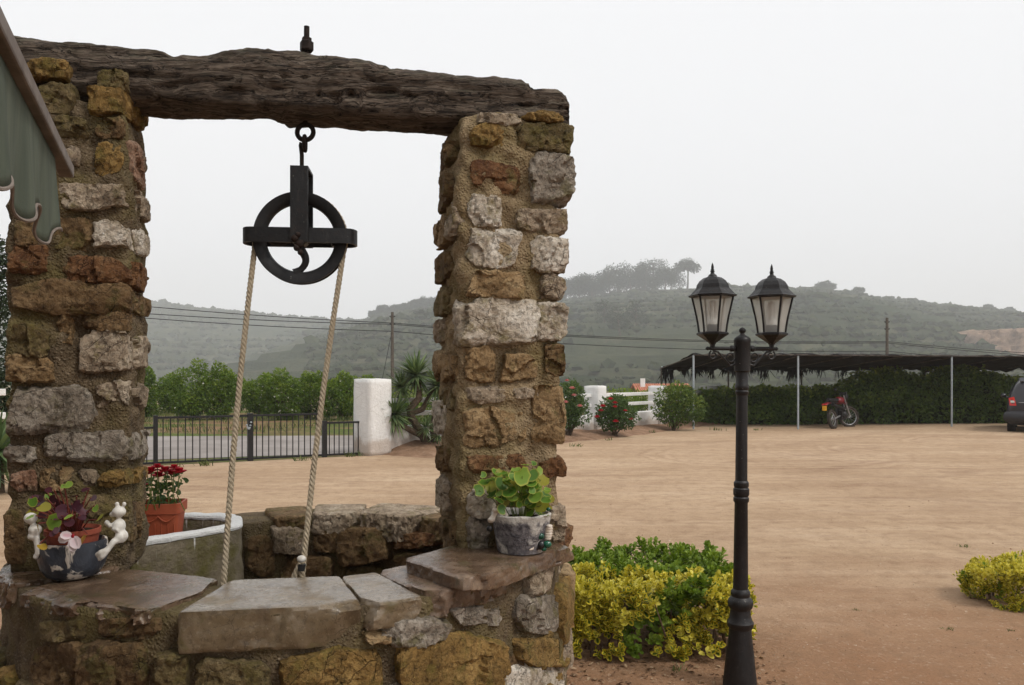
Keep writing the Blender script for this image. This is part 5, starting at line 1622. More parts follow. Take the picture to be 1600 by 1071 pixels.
# ------------------------------------------------------------------ street lamp
def street_lamp():
    b = Vector((P(1156, 592, 4.07).x, 4.07, 0.015))
    k = 4.07 / F
    root = empty('street_lamp', b, 'dark metal garden lamp post with two lanterns beside the hedge', 'street lamp')
    def zz(y): return EYE + (Y0 - y) * k
    lean = Vector((.004, 0, 1)).normalized()
    rl = Z.rotation_difference(Vector((.007, 0, 1))).to_matrix()
    prof = [(29, 1088), (29, 1078), (26, 1074), (25.5, 1062), (17.5, 990), (17.2, 982), (20, 978), (20.5, 972), (18, 968), (16, 962), (15.5, 952), (18.5, 948), (19.5, 942), (18.5, 937), (14, 932), (15, 928), (14.5, 924), (11.5, 920),
            (10, 786), (12, 783), (12, 778), (10.5, 776), (12.2, 773), (12.2, 764), (10.5, 762), (11.5, 759), (11.5, 754), (9.3, 751), (8.6, 618), (10, 616), (10.3, 612), (9, 610), (10.5, 607), (10.5, 602), (9.2, 600), (9.5, 582), (12, 580)]
    m = MB(); m.lathe([(r * k, zz(y) - b.z) for r, y in prof], tuple(b), 28, rl); m.build('post', M['lampmetal'], root, None, True, angle=R(35))
    # fluted head
    m = MB()
    hp = [(12.2, 580), (12.6, 576), (12.6, 536), (13.4, 533), (12.2, 529), (9, 526), (4.5, 523.5), (3.2, 521), (5.2, 518.5), (5.4, 515.5), (3.5, 513), (.6, 511.5)]
    nseg = 32; vs, fs = [], []
    for r, y in hp:
        for i in range(nseg):
            a = 2 * math.pi * i / nseg
            rr = r * k * ((1 - .05 * (i % 2)) if 536 <= y <= 576 else 1)
            vs.append(b + rl @ Vector((rr * math.cos(a), rr * math.sin(a), zz(y) - b.z)))
    for j in range(len(hp) - 1):
        for i in range(nseg): fs.append((j * nseg + i, j * nseg + (i + 1) % nseg, (j + 1) * nseg + (i + 1) % nseg, (j + 1) * nseg + i))
    fs.append(tuple(len(hp) * nseg - nseg + i for i in range(nseg)))
    m.add(vs, fs); m.build('post_head', M['lampmetal'], root, None, True, angle=R(50))
    yaw = R(9); dx = Vector((math.cos(yaw), math.sin(yaw), 0))
    hub = b + rl @ Vector((0, 0, zz(545) - b.z))
    reach = 49.0 * k
    glass = NT('lantern_glass')
    tb = glass.node('ShaderNodeBsdfTransparent'); tb.inputs['Color'].default_value = (.93, .94, .93, 1)
    gl = glass.node('ShaderNodeBsdfGlossy'); gl.inputs['Roughness'].default_value = .06
    df = glass.node('ShaderNodeBsdfTranslucent'); df.inputs['Color'].default_value = (.8, .78, .74, 1)
    m1 = glass.node('ShaderNodeMixShader'); m1.inputs['Fac'].default_value = .42
    glass.l.new(tb.outputs[0], m1.inputs[1]); glass.l.new(df.outputs[0], m1.inputs[2])
    m2 = glass.node('ShaderNodeMixShader'); m2.inputs['Fac'].default_value = .08; glass.l.new(m1.outputs[0], m2.inputs[1]); glass.l.new(gl.outputs[0], m2.inputs[2])
    glass.l.new(m2.outputs[0], glass.out.inputs['Surface'])
    bulbm = simple('white_bulb_tube', (.72, .71, .68), (.8, .79, .76), 5, .3, .5, .0)
    for sgn in (-1, 1):
        tip = hub + dx * (sgn * reach)
        m = MB()
        m.tube([hub + dx * sgn * .03, tip + dx * sgn * .012], .0105, 10)
        for q, r in ((.05, .016), (.056, .017), (reach + .018, .008), (reach + .026, .010), (reach + .034, .004)):
            m.ball(hub + dx * sgn * q, (r, r, r), 8, 6)
        # scrolls below the arm
        def sp(cx, cz, r0, a0, a1, n=16, shrink=.55):
            return [hub + dx * sgn * (cx + (r0 * (1 - shrink * t)) * math.cos(a0 + (a1 - a0) * t)) + Z * (cz + (r0 * (1 - shrink * t)) * math.sin(a0 + (a1 - a0) * t)) for t in np.linspace(0, 1, n)]
        m.tube(sp(.064, -.042, .030, R(180), R(520)), .0045, 6)
        m.tube(sp(reach - .004, -.034, .024, R(60), R(-300)), .0045, 6)
        cv = [hub + dx * sgn * x + Z * z for x, z in ((reach - .002, -.012), (reach - .03, -.018), (reach - .055, -.045), (reach - .085, -.075), (.065, -.088), (.034, -.078))]
        m.tube(cv, .0055, 6)
        arm = m.build('arm', M['lampmetal'], root, None, True)
        L = empty('lantern', tip); L.parent = root; L.location = tip - b
        WL[L.name] = tip.copy()
        hexa = lambda r, z: (r * k, z * k)
        # heights in pixels above the arm
        ph = R(30) + yaw
        m = MB(); m.lathe([hexa(3.5, 0), hexa(4, 6), hexa(6, 9), hexa(22, 20), hexa(24.5, 21.5), hexa(24.5, 24), hexa(21, 25.5)], tuple(tip), 6, phase=ph); m.build('base_cup', M['lampmetal'], L)
        zs = [24, 36, 50, 64, 81]; rs_ = [20.5, 22, 24.4, 27.6, 31.5]
        for i in range(6):
            a = ph + i * math.pi / 3; a2 = a + math.pi / 3
            pts = [tip + Vector((r * k * math.cos(a), r * k * math.sin(a), z * k)) for r, z in zip(rs_, zs)]
            m = MB(); m.tube(pts, .0052, 6); m.build('frame_bar', M['lampmetal'], L, None, True)
            vs, fs = [], []
            for r, z in zip(rs_, zs):
                for aa in (a, a2): vs.append(tip + Vector(((r - .8) * k * math.cos(aa), (r - .8) * k * math.sin(aa), z * k)))
            for j in range(len(zs) - 1): fs.append((2 * j, 2 * j + 1, 2 * j + 3, 2 * j + 2))
            m = MB(); m.add(vs, fs); m.build('pane', glass.m, L)
        m = MB(); m.lathe([hexa(31, 79), hexa(36.5, 80.5), hexa(37, 82.5), hexa(34, 84), hexa(30, 88.5), hexa(27, 91.5), hexa(26.5, 92.5), hexa(25.5, 93), hexa(24, 99), hexa(20, 105), hexa(14, 109.5), hexa(7, 111.5)], tuple(tip), 6, phase=ph); m.build('roof', M['lampmetal'], L)
        m = MB(); m.lathe([hexa(7.5, 111), hexa(6, 114), hexa(3.6, 115.5), hexa(2.4, 118), hexa(3.8, 119.5), hexa(2.4, 121), hexa(3, 122), hexa(1.9, 123.5), hexa(2.3, 126), hexa(1.4, 130), hexa(.3, 133)], tuple(tip), 14); m.build('finial', M['lampmetal'], L, None, True)
        m = MB(); m.lathe([hexa(9, 25), hexa(9, 36), hexa(8, 37)], tuple(tip), 16); m.build('socket', M['lampmetal'], L, None, True)
        m = MB()
        m.lathe([hexa(8.5, 37), hexa(8.5, 44), hexa(7, 46)], tuple(tip), 16)
        for i in range(3):
            a = i * math.pi / 3 + .3; o = Vector((math.cos(a), math.sin(a), 0)) * 5.5 * k
            m.tube([tip + o + Z * 45 * k, tip + o + Z * 66 * k, tip + o * .7 + Z * 71 * k, tip + Z * 72.5 * k, tip - o * .7 + Z * 71 * k, tip - o + Z * 66 * k, tip - o + Z * 45 * k], 2.6 * k, 8)
        m.build('bulb', bulbm, L, None, True)
street_lamp()

# ------------------------------------------------------------------ euonymus hedges
def hedge_box(name, x0, x1, y0, y1, h, label, mats, seed, nshoot, stemsn=26, lmin=.030, lmax=.050, skirt=.06):
    """clipped hedge: leafy shoots on a rounded box, bare stems below; mats: function(pos)->material key"""
    rg = np.random.default_rng(seed)
    root = empty(name, ((x0 + x1) / 2, (y0 + y1) / 2, .01), label, 'hedge', 'clipped hedges beside the lamp post')
    m = MB()
    for i in range(stemsn):
        bx, by = rg.uniform(x0 + .08, x1 - .08), rg.uniform(y0 + .08, y1 - .08)
        tx, ty = bx + rg.normal() * .1, by + rg.normal() * .08
        m.tube([(bx, by, .0), (bx + (tx - bx) * .4 + rg.normal() * .02, by + (ty - by) * .4, h * .4), (tx, ty, h * .85)], [.008, .006, .003], 5)
    m.build('stems', M['twig'], root, None, True)['kind'] = 'stuff'
    # shoots on the surface of the box
    pts, dirs = [], []
    while len(pts) < nshoot:
        f = rg.random()
        x, y, z = rg.uniform(x0, x1), rg.uniform(y0, y1), rg.uniform(skirt, h)
        if f < .38: z = h; n = (0, 0, 1)
        elif f < .70: y = y0; n = (0, -1, .1)
        elif f < .78: y = y1; n = (0, 1, .1)
        elif f < .88: x = x1; n = (1, 0, .1)
        else: x = x0; n = (-1, 0, .1)
        if rg.random() < .25:
            x, y, z = rg.uniform(x0, x1), rg.uniform(y0, y1), rg.uniform(h * .4, h * .95); n = (rg.normal() * .4, -.6, .6)
        lump = .11 * mnoise.noise(Vector((x * 5, y * 5, z * 5 + seed))) + .04 * mnoise.noise(Vector((x * 14, y * 14, z * 14)))
        # rounded lower edge and gaps
        if z < skirt + .14 and rg.random() < .55 - (z - skirt) * 2.5: continue
        if mnoise.noise(Vector((x * 7 + 9, y * 7, z * 7))) < -.33: continue
        q = np.array([x, y, z]); n = np.array(n, float)
        cen = np.array([(x0 + x1) / 2, (y0 + y1) / 2, h * .55])
        ex = np.abs(q - cen) / np.array([(x1 - x0) / 2, (y1 - y0) / 2, h * .5])
        ee = np.sort(ex)[1]
        pull = max(0, ee - .6) * .30
        q = q + n * (lump - .02) + (cen - q) * pull
        pts.append(q); dirs.append(n)
    pts, dirs = np.array(pts), np.array(dirs)
    keys = np.array([mats(p, rg) for p in pts])
    for key in sorted(set(keys)):
        C, A, NN, LL, WW, RN = [], [], [], [], [], []
        for p, n in zip(pts[keys == key], dirs[keys == key]):
            d = n * .8 + np.array([0, 0, .65]) + rg.normal(size=3) * .3; d /= np.linalg.norm(d)
            e1 = np.cross(d, [0.3, .2, 1]); e1 /= np.linalg.norm(e1); e2 = np.cross(d, e1)
            base = rg.random()
            tot = rg.integers(8, 13)
            for i in range(tot):
                a = i * 2.4 + rg.uniform(-.3, .3); t = i / tot
                out = e1 * math.cos(a) + e2 * math.sin(a)
                spread = 1.25 - .9 * t
                C.append(p + d * (-.05 + .075 * t)); A.append(out * spread + d * (.35 + t)); NN.append(d - out * .4)
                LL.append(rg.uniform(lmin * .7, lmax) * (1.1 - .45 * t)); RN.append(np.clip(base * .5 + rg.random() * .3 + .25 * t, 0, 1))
        LL = np.array(LL)
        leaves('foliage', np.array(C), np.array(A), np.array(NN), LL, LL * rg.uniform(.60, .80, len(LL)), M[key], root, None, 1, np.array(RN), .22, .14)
    return root
def yellow_mix(p, rg):
    n = mnoise.noise(Vector((p[0] * 3.0, p[1] * 3, p[2] * 3 + 4)))
    if n < -.32: return 'euogreen'
    if p[1] > 4.70 + .1 * rg.random() and n < .05: return 'euogreen'
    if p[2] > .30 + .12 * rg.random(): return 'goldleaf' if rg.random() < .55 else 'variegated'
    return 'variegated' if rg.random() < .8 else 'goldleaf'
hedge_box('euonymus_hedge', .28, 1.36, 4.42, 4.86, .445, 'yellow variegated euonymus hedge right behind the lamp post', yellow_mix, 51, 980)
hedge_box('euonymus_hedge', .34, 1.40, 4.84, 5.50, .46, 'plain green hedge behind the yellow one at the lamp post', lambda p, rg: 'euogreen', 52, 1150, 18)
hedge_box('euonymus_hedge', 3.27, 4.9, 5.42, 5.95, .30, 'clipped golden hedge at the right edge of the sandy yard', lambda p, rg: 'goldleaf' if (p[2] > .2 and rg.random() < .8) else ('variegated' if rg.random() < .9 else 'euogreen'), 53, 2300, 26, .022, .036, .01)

def litter():
    rg = np.random.default_rng(61); n = 520
    x = rg.uniform(.15, 1.45, n); y = rg.uniform(4.0, 5.0, n)
    z = np.array([yard_z(a, b) for a, b in zip(x, y)]) + .006
    nn = np.stack([rg.normal(0, .25, n), rg.normal(0, .25, n), np.ones(n)], 1)
    ax = np.stack([rg.normal(0, 1, n), rg.normal(0, 1, n), rg.normal(0, .15, n)], 1)
    L = rg.uniform(.012, .035, n)
    o = leaves('leaf_litter', np.stack([x, y, z], 1), ax, nn, L, L * .55, M['litter'], None, (0, 0, 0), 1, rg.random(n), .3, .2)
    tag(o, 'dry brown leaves lying on the earth under the hedge', 'leaf litter', kind='stuff')
litter()

# unseen house the awning is fixed to, added left of view to shade the well
def house_wall():
    e = P(104, 268, 2.46); dirv = Vector((-0.426, 1.0, 0)).normalized(); side = Vector((-dirv.y, dirv.x, 0))
    o = e + side * 2.44; o.z = 0
    root = empty('house', o, 'unseen whitewashed house beyond the left edge, added to carry the green awning and shade the well', 'house')
    rz = math.atan2(dirv.y, dirv.x)
    c = o + side * 2.5 - dirv * 3.2
    m = MB(); m.box(c + Z * 2.6, (8.0, 5.0, 5.3), rz); m.build('wall', M['whitewash'], root)
    m = MB(); m.box(c + Z * 5.4, (8.8, 5.8, .25), rz); m.build('roof', M['terracotta'], root)
    m = MB(); m.box(o - dirv * 2.6 + Z * 1.05 - side * .0, (1.0, .08, 2.1), rz); m.build('door', M['pole'], root)
house_wall()

# ------------------------------------------------------------------ gate and railings
GA, GB = G(243, 728), G(570, 712)
GD = (GB - GA).normalized()
def gate_pt(x):
    k = (x - 800.0) / F
    # intersect the column with the gate line
    s = (k * GA.y - GA.x) / (GD.x - k * GD.y)
    return GA + GD * s
grz = math.atan2(GD.y, GD.x)
def railing(name, label, cat, x0, x1, nb, h, gap=.05, posts=(True, True), pw=.07, group=None, pr=.011):
    a, b = gate_pt(x0), gate_pt(x1)
    root = empty(name, (a + b) / 2, label, cat, group)
    m = MB(); m.box((a + b) / 2 + Z * (h - .02), ((b - a).length, .035, .04), grz); m.build('top_rail', M['iron'], root)
    m = MB(); m.box((a + b) / 2 + Z * (gap + .02), ((b - a).length, .035, .04), grz); m.build('bottom_rail', M['iron'], root)
    for i, (q, on) in enumerate(((a, posts[0]), (b, posts[1]))):
        if on:
            m = MB(); m.box(q + Z * (h / 2 + .014), (pw, pw, h + .02), grz); m.build('post', M['iron'], root)
    for i in range(nb):
        q = a.lerp(b, (i + 1) / (nb + 1))
        m = MB(); m.tube([q + Z * (gap + .03), q + Z * (h - .03)], pr, 8); m.build('bar', M['iron'], root, None, True)
    return root
railing('metal_gate', 'black barred gate leaf left of the chained meeting post', 'gate', 243, 389, 12, .90, .03, (True, False), .075, 'leaves of the black gate')
railing('metal_gate', 'black barred gate leaf between the chained meeting post and the low railing', 'gate', 391, 503, 11, .905, .03, (True, False), .10, 'leaves of the black gate')
railing('metal_railing', 'low black railing between the gate and the white pillar', 'railing', 507, 567, 7, .72, .03, (True, True), .09, 'low fixed railings')
railing('metal_railing', 'low black railing left of the gate, running behind the left stone pillar', 'railing', 120, 241, 9, .72, .03, (False, False), .06, 'low fixed railings')
ch = gate_pt(390)
m = MB()
for i in range(7):
    t = i / 6
    m.ball(ch + Vector((-.03 + .08 * t, -.07, .70 - .10 * math.sin(t * 3.1) + .06 * t)), (.022, .012, .017), 8, 6)
tag(m.build('gate_chain', M['galv'], None, None, True), 'short steel chain holding the two gate leaves together', 'chain')

# ------------------------------------------------------------------ white boundary wall
GP = G(583, 712)
WALL = [Vector((-2.92, 16.75, 0)), Vector((-.25, 19.7, 0)), Vector((2.36, 22.7, 0)), Vector((4.72, 25.9, 0)), Vector((7.1, 28.9, 0)), Vector((11.2, 29.4, 0))]
def white_wall():
    root = empty('boundary_wall', WALL[0], 'white rendered boundary wall with square pillars and two white rails', 'wall')
    hts = [1.60, 1.42, 1.40, 1.37, 1.34, 1.34]
    for i, (p, h) in enumerate(zip(WALL, hts)):
        d = (WALL[min(i + 1, len(WALL) - 1)] - WALL[max(i - 1, 0)]).normalized()
        rz = math.atan2(d.y, d.x)
        w = .56 if i == 0 else .46
        vs, fs = box_grid(6, 6, 16); q = 60
        pp = vs / ((np.abs(vs) ** q).sum(axis=1) ** (1 / q))[:, None]
        X = pp * np.array([w / 2, w / 2, h / 2]); c, s = math.cos(rz), math.sin(rz)
        W = np.stack([X[:, 0] * c - X[:, 1] * s + p.x, X[:, 0] * s + X[:, 1] * c + p.y, X[:, 2] + h / 2], 1)
        W += (fract(W, 3, i + 2, 3) * .01)[:, None]
        np_obj('pillar', W, fs, M['whitewash'], root, None, True)
    for i in range(len(WALL) - 1):
        a, b = WALL[i], WALL[i + 1]; d = (b - a).normalized(); rz = math.atan2(d.y, d.x)
        a2, b2 = a + d * .26, b - d * .21
        mid = (a2 + b2) / 2; L = (b2 - a2).length
        m = MB(); m.box(mid + Z * .27, (L, .24, .62), rz); m.build('low_wall', M['whitewash'], root, None, False, bevel=.02)
        for z in (.84, 1.13):
            m = MB(); m.box(mid + Z * z, (L, .08, .10), rz); m.build('rail', M['whitewash'], root, None, False, bevel=.012)
white_wall()
def left_fence():
    a, b = P(-160, 592, 12.2), P(9, 592, 13.0); a.z = b.z = 0
    root = empty('boundary_wall', b, 'white rail fence behind the spiky plant at the left edge', 'wall')
    d = (b - a).normalized(); rz = math.atan2(d.y, d.x)
    for z in (1.0, 1.38):
        m = MB(); m.box((a + b) / 2 + Z * z, ((b - a).length, .08, .11), rz); m.build('rail', M['whitewash'], root, None, False, bevel=.012)
    for q in (a, (a + b) / 2 + d * .3):
        m = MB(); m.box(q + Z * .75 - d * .2, (.3, .3, 1.5), rz); m.build('pillar', M['whitewash'], root, None, False, bevel=.02)
left_fence()

# earth bed along the wall
def bed():
    vs, fs = [], []
    n, k = 60, 10
    for i in range(n + 1):
        t = i / n
        u = t * (len(WALL) - 2.0)
        j = min(int(u), len(WALL) - 3); f = u - j
        p = WALL[j].lerp(WALL[j + 1], f); d = (WALL[j + 1] - WALL[j]).normalized(); nr = Vector((d.y, -d.x, 0))
        for q in range(k + 1):
            w = q / k
            h = .26 * math.sin(math.pi * (w * .55 + .45)) ** 1.2 * min(1, t * 14 + .05) * (1 - .55 * t)
            wid = 1.7 - .7 * t
            pt = p + nr * (w * wid * (1 + .12 * mnoise.noise(Vector((t * 30, 0, 0)))) - .05)
            z = h + .05 * mnoise.noise(Vector((pt.x * 2, pt.y * 2, 0))) * (1 - w) - .03 * (w > .99)
            vs.append((pt.x, pt.y, max(z, -.02) + .004))
    for i in range(n):
        for q in range(k):
            a = i * (k + 1) + q; fs.append((a, a + 1, a + k + 2, a + k + 1))
    t = NT('bed_earth'); v = t.world()
    c = t.ramp(t.noise(v, 3, 8, .65), [(.3, (.15, .085, .05)), (.7, (.34, .215, .14))])
    c = t.mix(t.math('MULTIPLY', t.step(t.noise(v, 14, 5, .7), .55, .7), .6), c, (.42, .32, .24))
    t.bsdf(c, .95, .1, normal=t.bump(t.noise(v, 14, 7, .7), 1.0, .04))
    tag(np_obj('earth_bed', np.array(vs), fs, t.m, None, (0, 0, 0), True), kind='structure')
bed()
def border():
    a, b = G(872, 688), G(1000, 668)
    root = empty('stone_border', a, 'row of small rough stones edging the bed below the white wall', 'border')
    n = 22; rg = np.random.default_rng(5)
    for i in range(n):
        p = a.lerp(b, (i + .5) / n) + Vector((rg.normal() * .05, rg.normal() * .08, 0))
        s = rg.uniform(.10, .17)
        c8 = {(x, y, z): (p.x + (x - .5) * s * 2.0, p.y + (y - .5) * s * 1.6, z * s * 1.1 - .02) for x in (0, 1) for y in (0, 1) for z in (0, 1)}
        stone('stone', c8, M[['pale', 'tan', 'grey', 'rust'][i % 4]], root, n=(5, 5, 4), q=5, rough=.012, cells=4)
border()

# ------------------------------------------------------------------ plants by the wall
def yucca(name, label, base, trunks, heads, seed, bl=.46):
    rg = np.random.default_rng(seed)
    root = empty(name, base, label, 'yucca')
    for pts, r in trunks:
        m = MB(); m.tube(pts, [r * (1.15 - .35 * i / (len(pts) - 1)) for i in range(len(pts))], 8); m.build('trunk', M['bark'], root, None, True)
    for c, rad, n in heads:
        d = rand_unit(n, rg); d[:, 2] = d[:, 2] * .85 + .18
        d /= np.linalg.norm(d, axis=1)[:, None]
        L = rad * rg.uniform(.75, 1.1, n)
        leaves('rosette', np.tile(np.array(tuple(c)), (n, 1)) + d * .03, d, rand_unit(n, rg) * .3 + np.array([0, 0, 1.0]), L, np.full(n, rad * .085), M['yucca'], root, None, 3, rg.random(n), 0, .10)
    return root
b = P(668, 592, 17.3); b.z = .2
yucca('yucca', 'branching yucca with spiky rosettes in front of the white wall', b,
      [([b, P(655, 672, 17.3), P(644, 655, 17.3), P(640, 640, 17.2), P(655, 622, 17.2), P(652, 600, 17.3), P(650, 585, 17.3)], .085),
       ([P(660, 682, 17.3), P(640, 672, 17.1), P(626, 664, 17.0), P(620, 655, 17.0)], .06),
       ([P(645, 645, 17.3), P(660, 640, 17.3), P(668, 625, 17.4), P(680, 606, 17.4)], .06),
       ([b + Vector((.15, .1, 0)), P(676, 668, 17.4), P(680, 650, 17.4), P(690, 640, 17.5)], .07)],
      [(P(650, 586, 17.3), 0.54, 221), (P(616, 648, 17.0), 0.52, 204), (P(684, 604, 17.4), 0.52, 204), (P(628, 606, 17.3), 0.45, 153), (P(694, 638, 17.5), 0.49, 170), (P(666, 668, 17.0), 0.29, 102), (P(684, 680, 17.1), 0.28, 102)], 71)
lb = P(-4, 592, 11.0); lb.z = 0
yucca('yucca', 'spiky yucca at the left edge behind the left stone pillar', lb, [([lb, lb + Z * .35, lb + Vector((.05, 0, .55))], .08)],
      [(lb + Vector((0, 0, .62)), .62, 140), (lb + Vector((-.1, -.1, .35)), .5, 90)], 72)

def shrub(name, label, base, lobes, nleaf, leaf, mat, seed, cat='shrub', flowers=None, group=None, fmat='redpetal', fr=.07):
    rg = np.random.default_rng(seed)
    root = empty(name, base, label, cat, group)
    m = MB()
    for c, r in lobes:
        for _ in range(2):
            e = Vector(c) + Vector((rg.normal() * r[0] * .35, rg.normal() * r[1] * .35, rg.random() * r[2] * .4))
            m.tube([Vector(base) + Vector((rg.normal() * .04, rg.normal() * .04, 0)), (Vector(base) + e) / 2 + Vector((rg.normal() * .06, 0, .05)), e], [.022, .015, .007], 5)
    m.build('branches', M['bark'], root, None, True)
    p, d, wh = crown_points(nleaf, lobes, rg, .35)
    p[:, 2] = np.maximum(p[:, 2], .03)
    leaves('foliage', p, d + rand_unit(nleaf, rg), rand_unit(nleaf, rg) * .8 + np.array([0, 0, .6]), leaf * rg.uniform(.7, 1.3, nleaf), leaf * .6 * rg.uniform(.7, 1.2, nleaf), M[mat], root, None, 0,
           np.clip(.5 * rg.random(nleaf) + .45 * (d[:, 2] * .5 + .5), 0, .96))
    if flowers:
        for q in flowers:
            lst = []; flower_head(lst, q, fr * rg.uniform(.8, 1.15), rg); petals('flower', lst, M[fmat], root, rg)
    return root
d1 = 20.6; rb = P(888, 592, d1); rb.z = .05
shrub('rose_bush', 'rose bush with pink blooms peeking out beside the right stone pillar', rb,
      [(P(888, 625, d1), (.45, .45, .5)), (P(902, 645, d1), (.35, .35, .35)), (P(882, 650, d1), (.4, .4, .35)), (P(894, 612, d1), (.3, .3, .25))], 2200, .085, 'rosebush', 81, 'shrub',
      [P(894, 608, d1 - .45), P(897, 619, d1 - .45), P(906, 636, d1 - .45), P(886, 596, d1 - .3), P(884, 630, d1 - .5)], 'rose bushes at the wall', 'pinkpetal', .085)
d2 = 21.6; rb = P(962, 592, d2); rb.z = .05
shrub('rose_bush', 'rose bush full of red blooms between two white wall pillars', rb,
      [(P(956, 640, d2), (.42, .42, .34)), (P(974, 648, d2), (.42, .42, .34)), (P(962, 656, d2), (.52, .45, .3)), (P(950, 655, d2), (.3, .3, .3)), (P(964, 628, d2), (.26, .3, .2))], 2600, .085, 'rosebush', 82, 'shrub',
      [P(954, 625, d2 - .4), P(961, 631, d2 - .4), P(942, 636, d2 - .4), P(939, 643, d2 - .4), P(961, 637, d2 - .5), P(933, 653, d2 - .3), P(962, 660, d2 - .5), P(977, 643, d2 - .4), P(986, 656, d2 - .3)], 'rose bushes at the wall', 'redpetal', .08)
d3 = 24.2; rb = P(1052, 592, d3); rb.z = .03
shrub('leafy_shrub', 'loose green shrub hanging over the wall at the left end of the carport', rb,
      [(P(1046, 622, d3), (.5, .5, .42)), (P(1066, 630, d3), (.5, .5, .5)), (P(1042, 642, d3), (.45, .45, .35)), (P(1062, 612, d3), (.4, .4, .3)), (P(1080, 640, d3), (.45, .45, .45)), (P(1056, 652, d3), (.45, .4, .3))], 3200, .09, 'ivy', 83)
# greenery beyond the wall
BACK = [(745, 610, 26, 60, 'dark shrub beyond the wall hidden behind the right stone pillar'), (880, 603, 30, 70, 'green bush beyond the wall behind the pink roses'), (962, 606, 31, 70, 'green bush beyond the wall behind the red roses'),
        (1000, 608, 33, 60, 'green bush beyond the wall left of the red roof'), (632, 600, 24, 60, 'green bush beyond the wall behind the yucca'), (690, 606, 25, 60, 'green bush beyond the wall right of the yucca')]
for i, (x, y, d, w, lab) in enumerate(BACK):
    bz = P(x, 592, d); bz.z = 0; hh = zpx(y, d); ww = w * d / F / 2
    shrub('leafy_shrub', lab, bz, [(bz + Vector((-ww * .4, 0, hh * .55)), (ww * .7, .6, hh * .45)), (bz + Vector((ww * .4, .1, hh * .6)), (ww * .7, .6, hh * .4)), (bz + Vector((0, -.1, hh * .35)), (ww, .6, hh * .35))], 1500, .11, 'citrus', 90 + i, 'shrub', None, 'bushes beyond the wall')

# ------------------------------------------------------------------ citrus orchard
CIT = [(222, 572, 33, 46, 'citrus tree at the left end of the orchard, half behind the left stone pillar'), (298, 562, 31, 74, 'large citrus tree left of the left rope'), (340, 566, 31.5, 60, 'citrus tree with bright low shoots beside the left rope'),
       (268, 588, 37, 50, 'small citrus tree farther back left of the large one'), (405, 584, 35, 60, 'shaded citrus tree just right of the left rope'), (436, 576, 31, 72, 'white-blossomed citrus tree between the ropes'),
       (482, 580, 32, 60, 'citrus tree left of the right rope'), (532, 582, 31, 66, 'citrus tree right of the right rope'), (575, 586, 33, 60, 'citrus tree behind the white gate pillar'), (170, 585, 34, 60, 'citrus tree hidden behind the left stone pillar'), (372, 590, 40, 50, 'distant citrus tree seen past the left rope')]
for i, (x, y, d, w, lab) in enumerate(CIT):
    bz = P(x, 592, d); bz.z = 0; hh = zpx(y, d); ww = w * d / F / 2
    rg = np.random.default_rng(200 + i)
    lobes = [(bz + Vector((0, 0, hh * .46)), (ww * .9, ww * .85, hh * .44))]
    for k in range(9):
        a = k * .7 + rg.random() * .5; rr_ = ww * rg.uniform(.45, .75)
        lobes.append((bz + Vector((math.cos(a) * rr_, math.sin(a) * rr_ * .8, hh * rg.uniform(.12, .80))), (ww * rg.uniform(.28, .42), ww * .38, hh * rg.uniform(.14, .2))))
    lobes.append((bz + Vector((rg.normal() * ww * .2, 0, hh * .86)), (ww * .3, ww * .3, hh * .14)))
    tree_mesh('citrus_tree', bz, hh, lobes, 5200, .115, M['citrus'], lab, 'tree', 'citrus orchard beyond the road', .09, 6, 200 + i, .4, .5, {'blossom': .03 if 'blossomed' in lab else .006})
# dark tree at the left edge
tb = P(-40, 592, 13.8); tb.z = 0
lobes = [(tb + Vector((0, 0, 2.0)), (.75, .7, 1.3)), (tb + Vector((.1, 0, 3.2)), (.55, .55, .8)), (tb + Vector((.2, -.2, 1.2)), (.6, .6, .7)), (tb + Vector((.25, 0, 3.7)), (.35, .35, .45)), (tb + Vector((-.4, 0, 2.9)), (.6, .6, .8))]
tree_mesh('dark_tree', tb, 4.2, lobes, 9000, .085, M['pine'], 'dark evergreen tree at the left edge behind the left stone pillar', 'tree', None, .1, 5, 301, .6, .4)

# ------------------------------------------------------------------ house roof beyond the wall
def house():
    c = P(1032, 592, 66); c.z = ground_z(c.x, 66)
    root = empty('small_house', c, 'low house with a red tiled roof beyond the boundary wall', 'house')
    zr = zpx(601, 66); ze = zpx(613, 66)
    W = 4.2
    m = MB(); m.box(c + Z * ((ze - c.z) / 2), (W, 4.0, ze - c.z), 0); m.build('wall', whitewash('cream_render', .2, (.7, .62, .5)), root)
    tile = simple('red_roof_tile', (.38, .14, .085), (.55, .25, .16), 3, .9, .1, .3)
    m = MB()
    n = 26
    for s in (-1, 1):
        for i in range(n):
            x = c.x - W / 2 - .2 + (W + .4) * (i + .5) / n
            m.tube([(x, c.y + s * 2.3, ze), (x, c.y, zr)], (W + .4) / n * .55, 6)
    m.build('roof', tile, root, None, True)
    m = MB(); m.box(c + Vector((-1.6, -.8, (zr - c.z) + .1)), (.35, .35, .8)); m.build('chimney', M['whitewash'], root)
house()

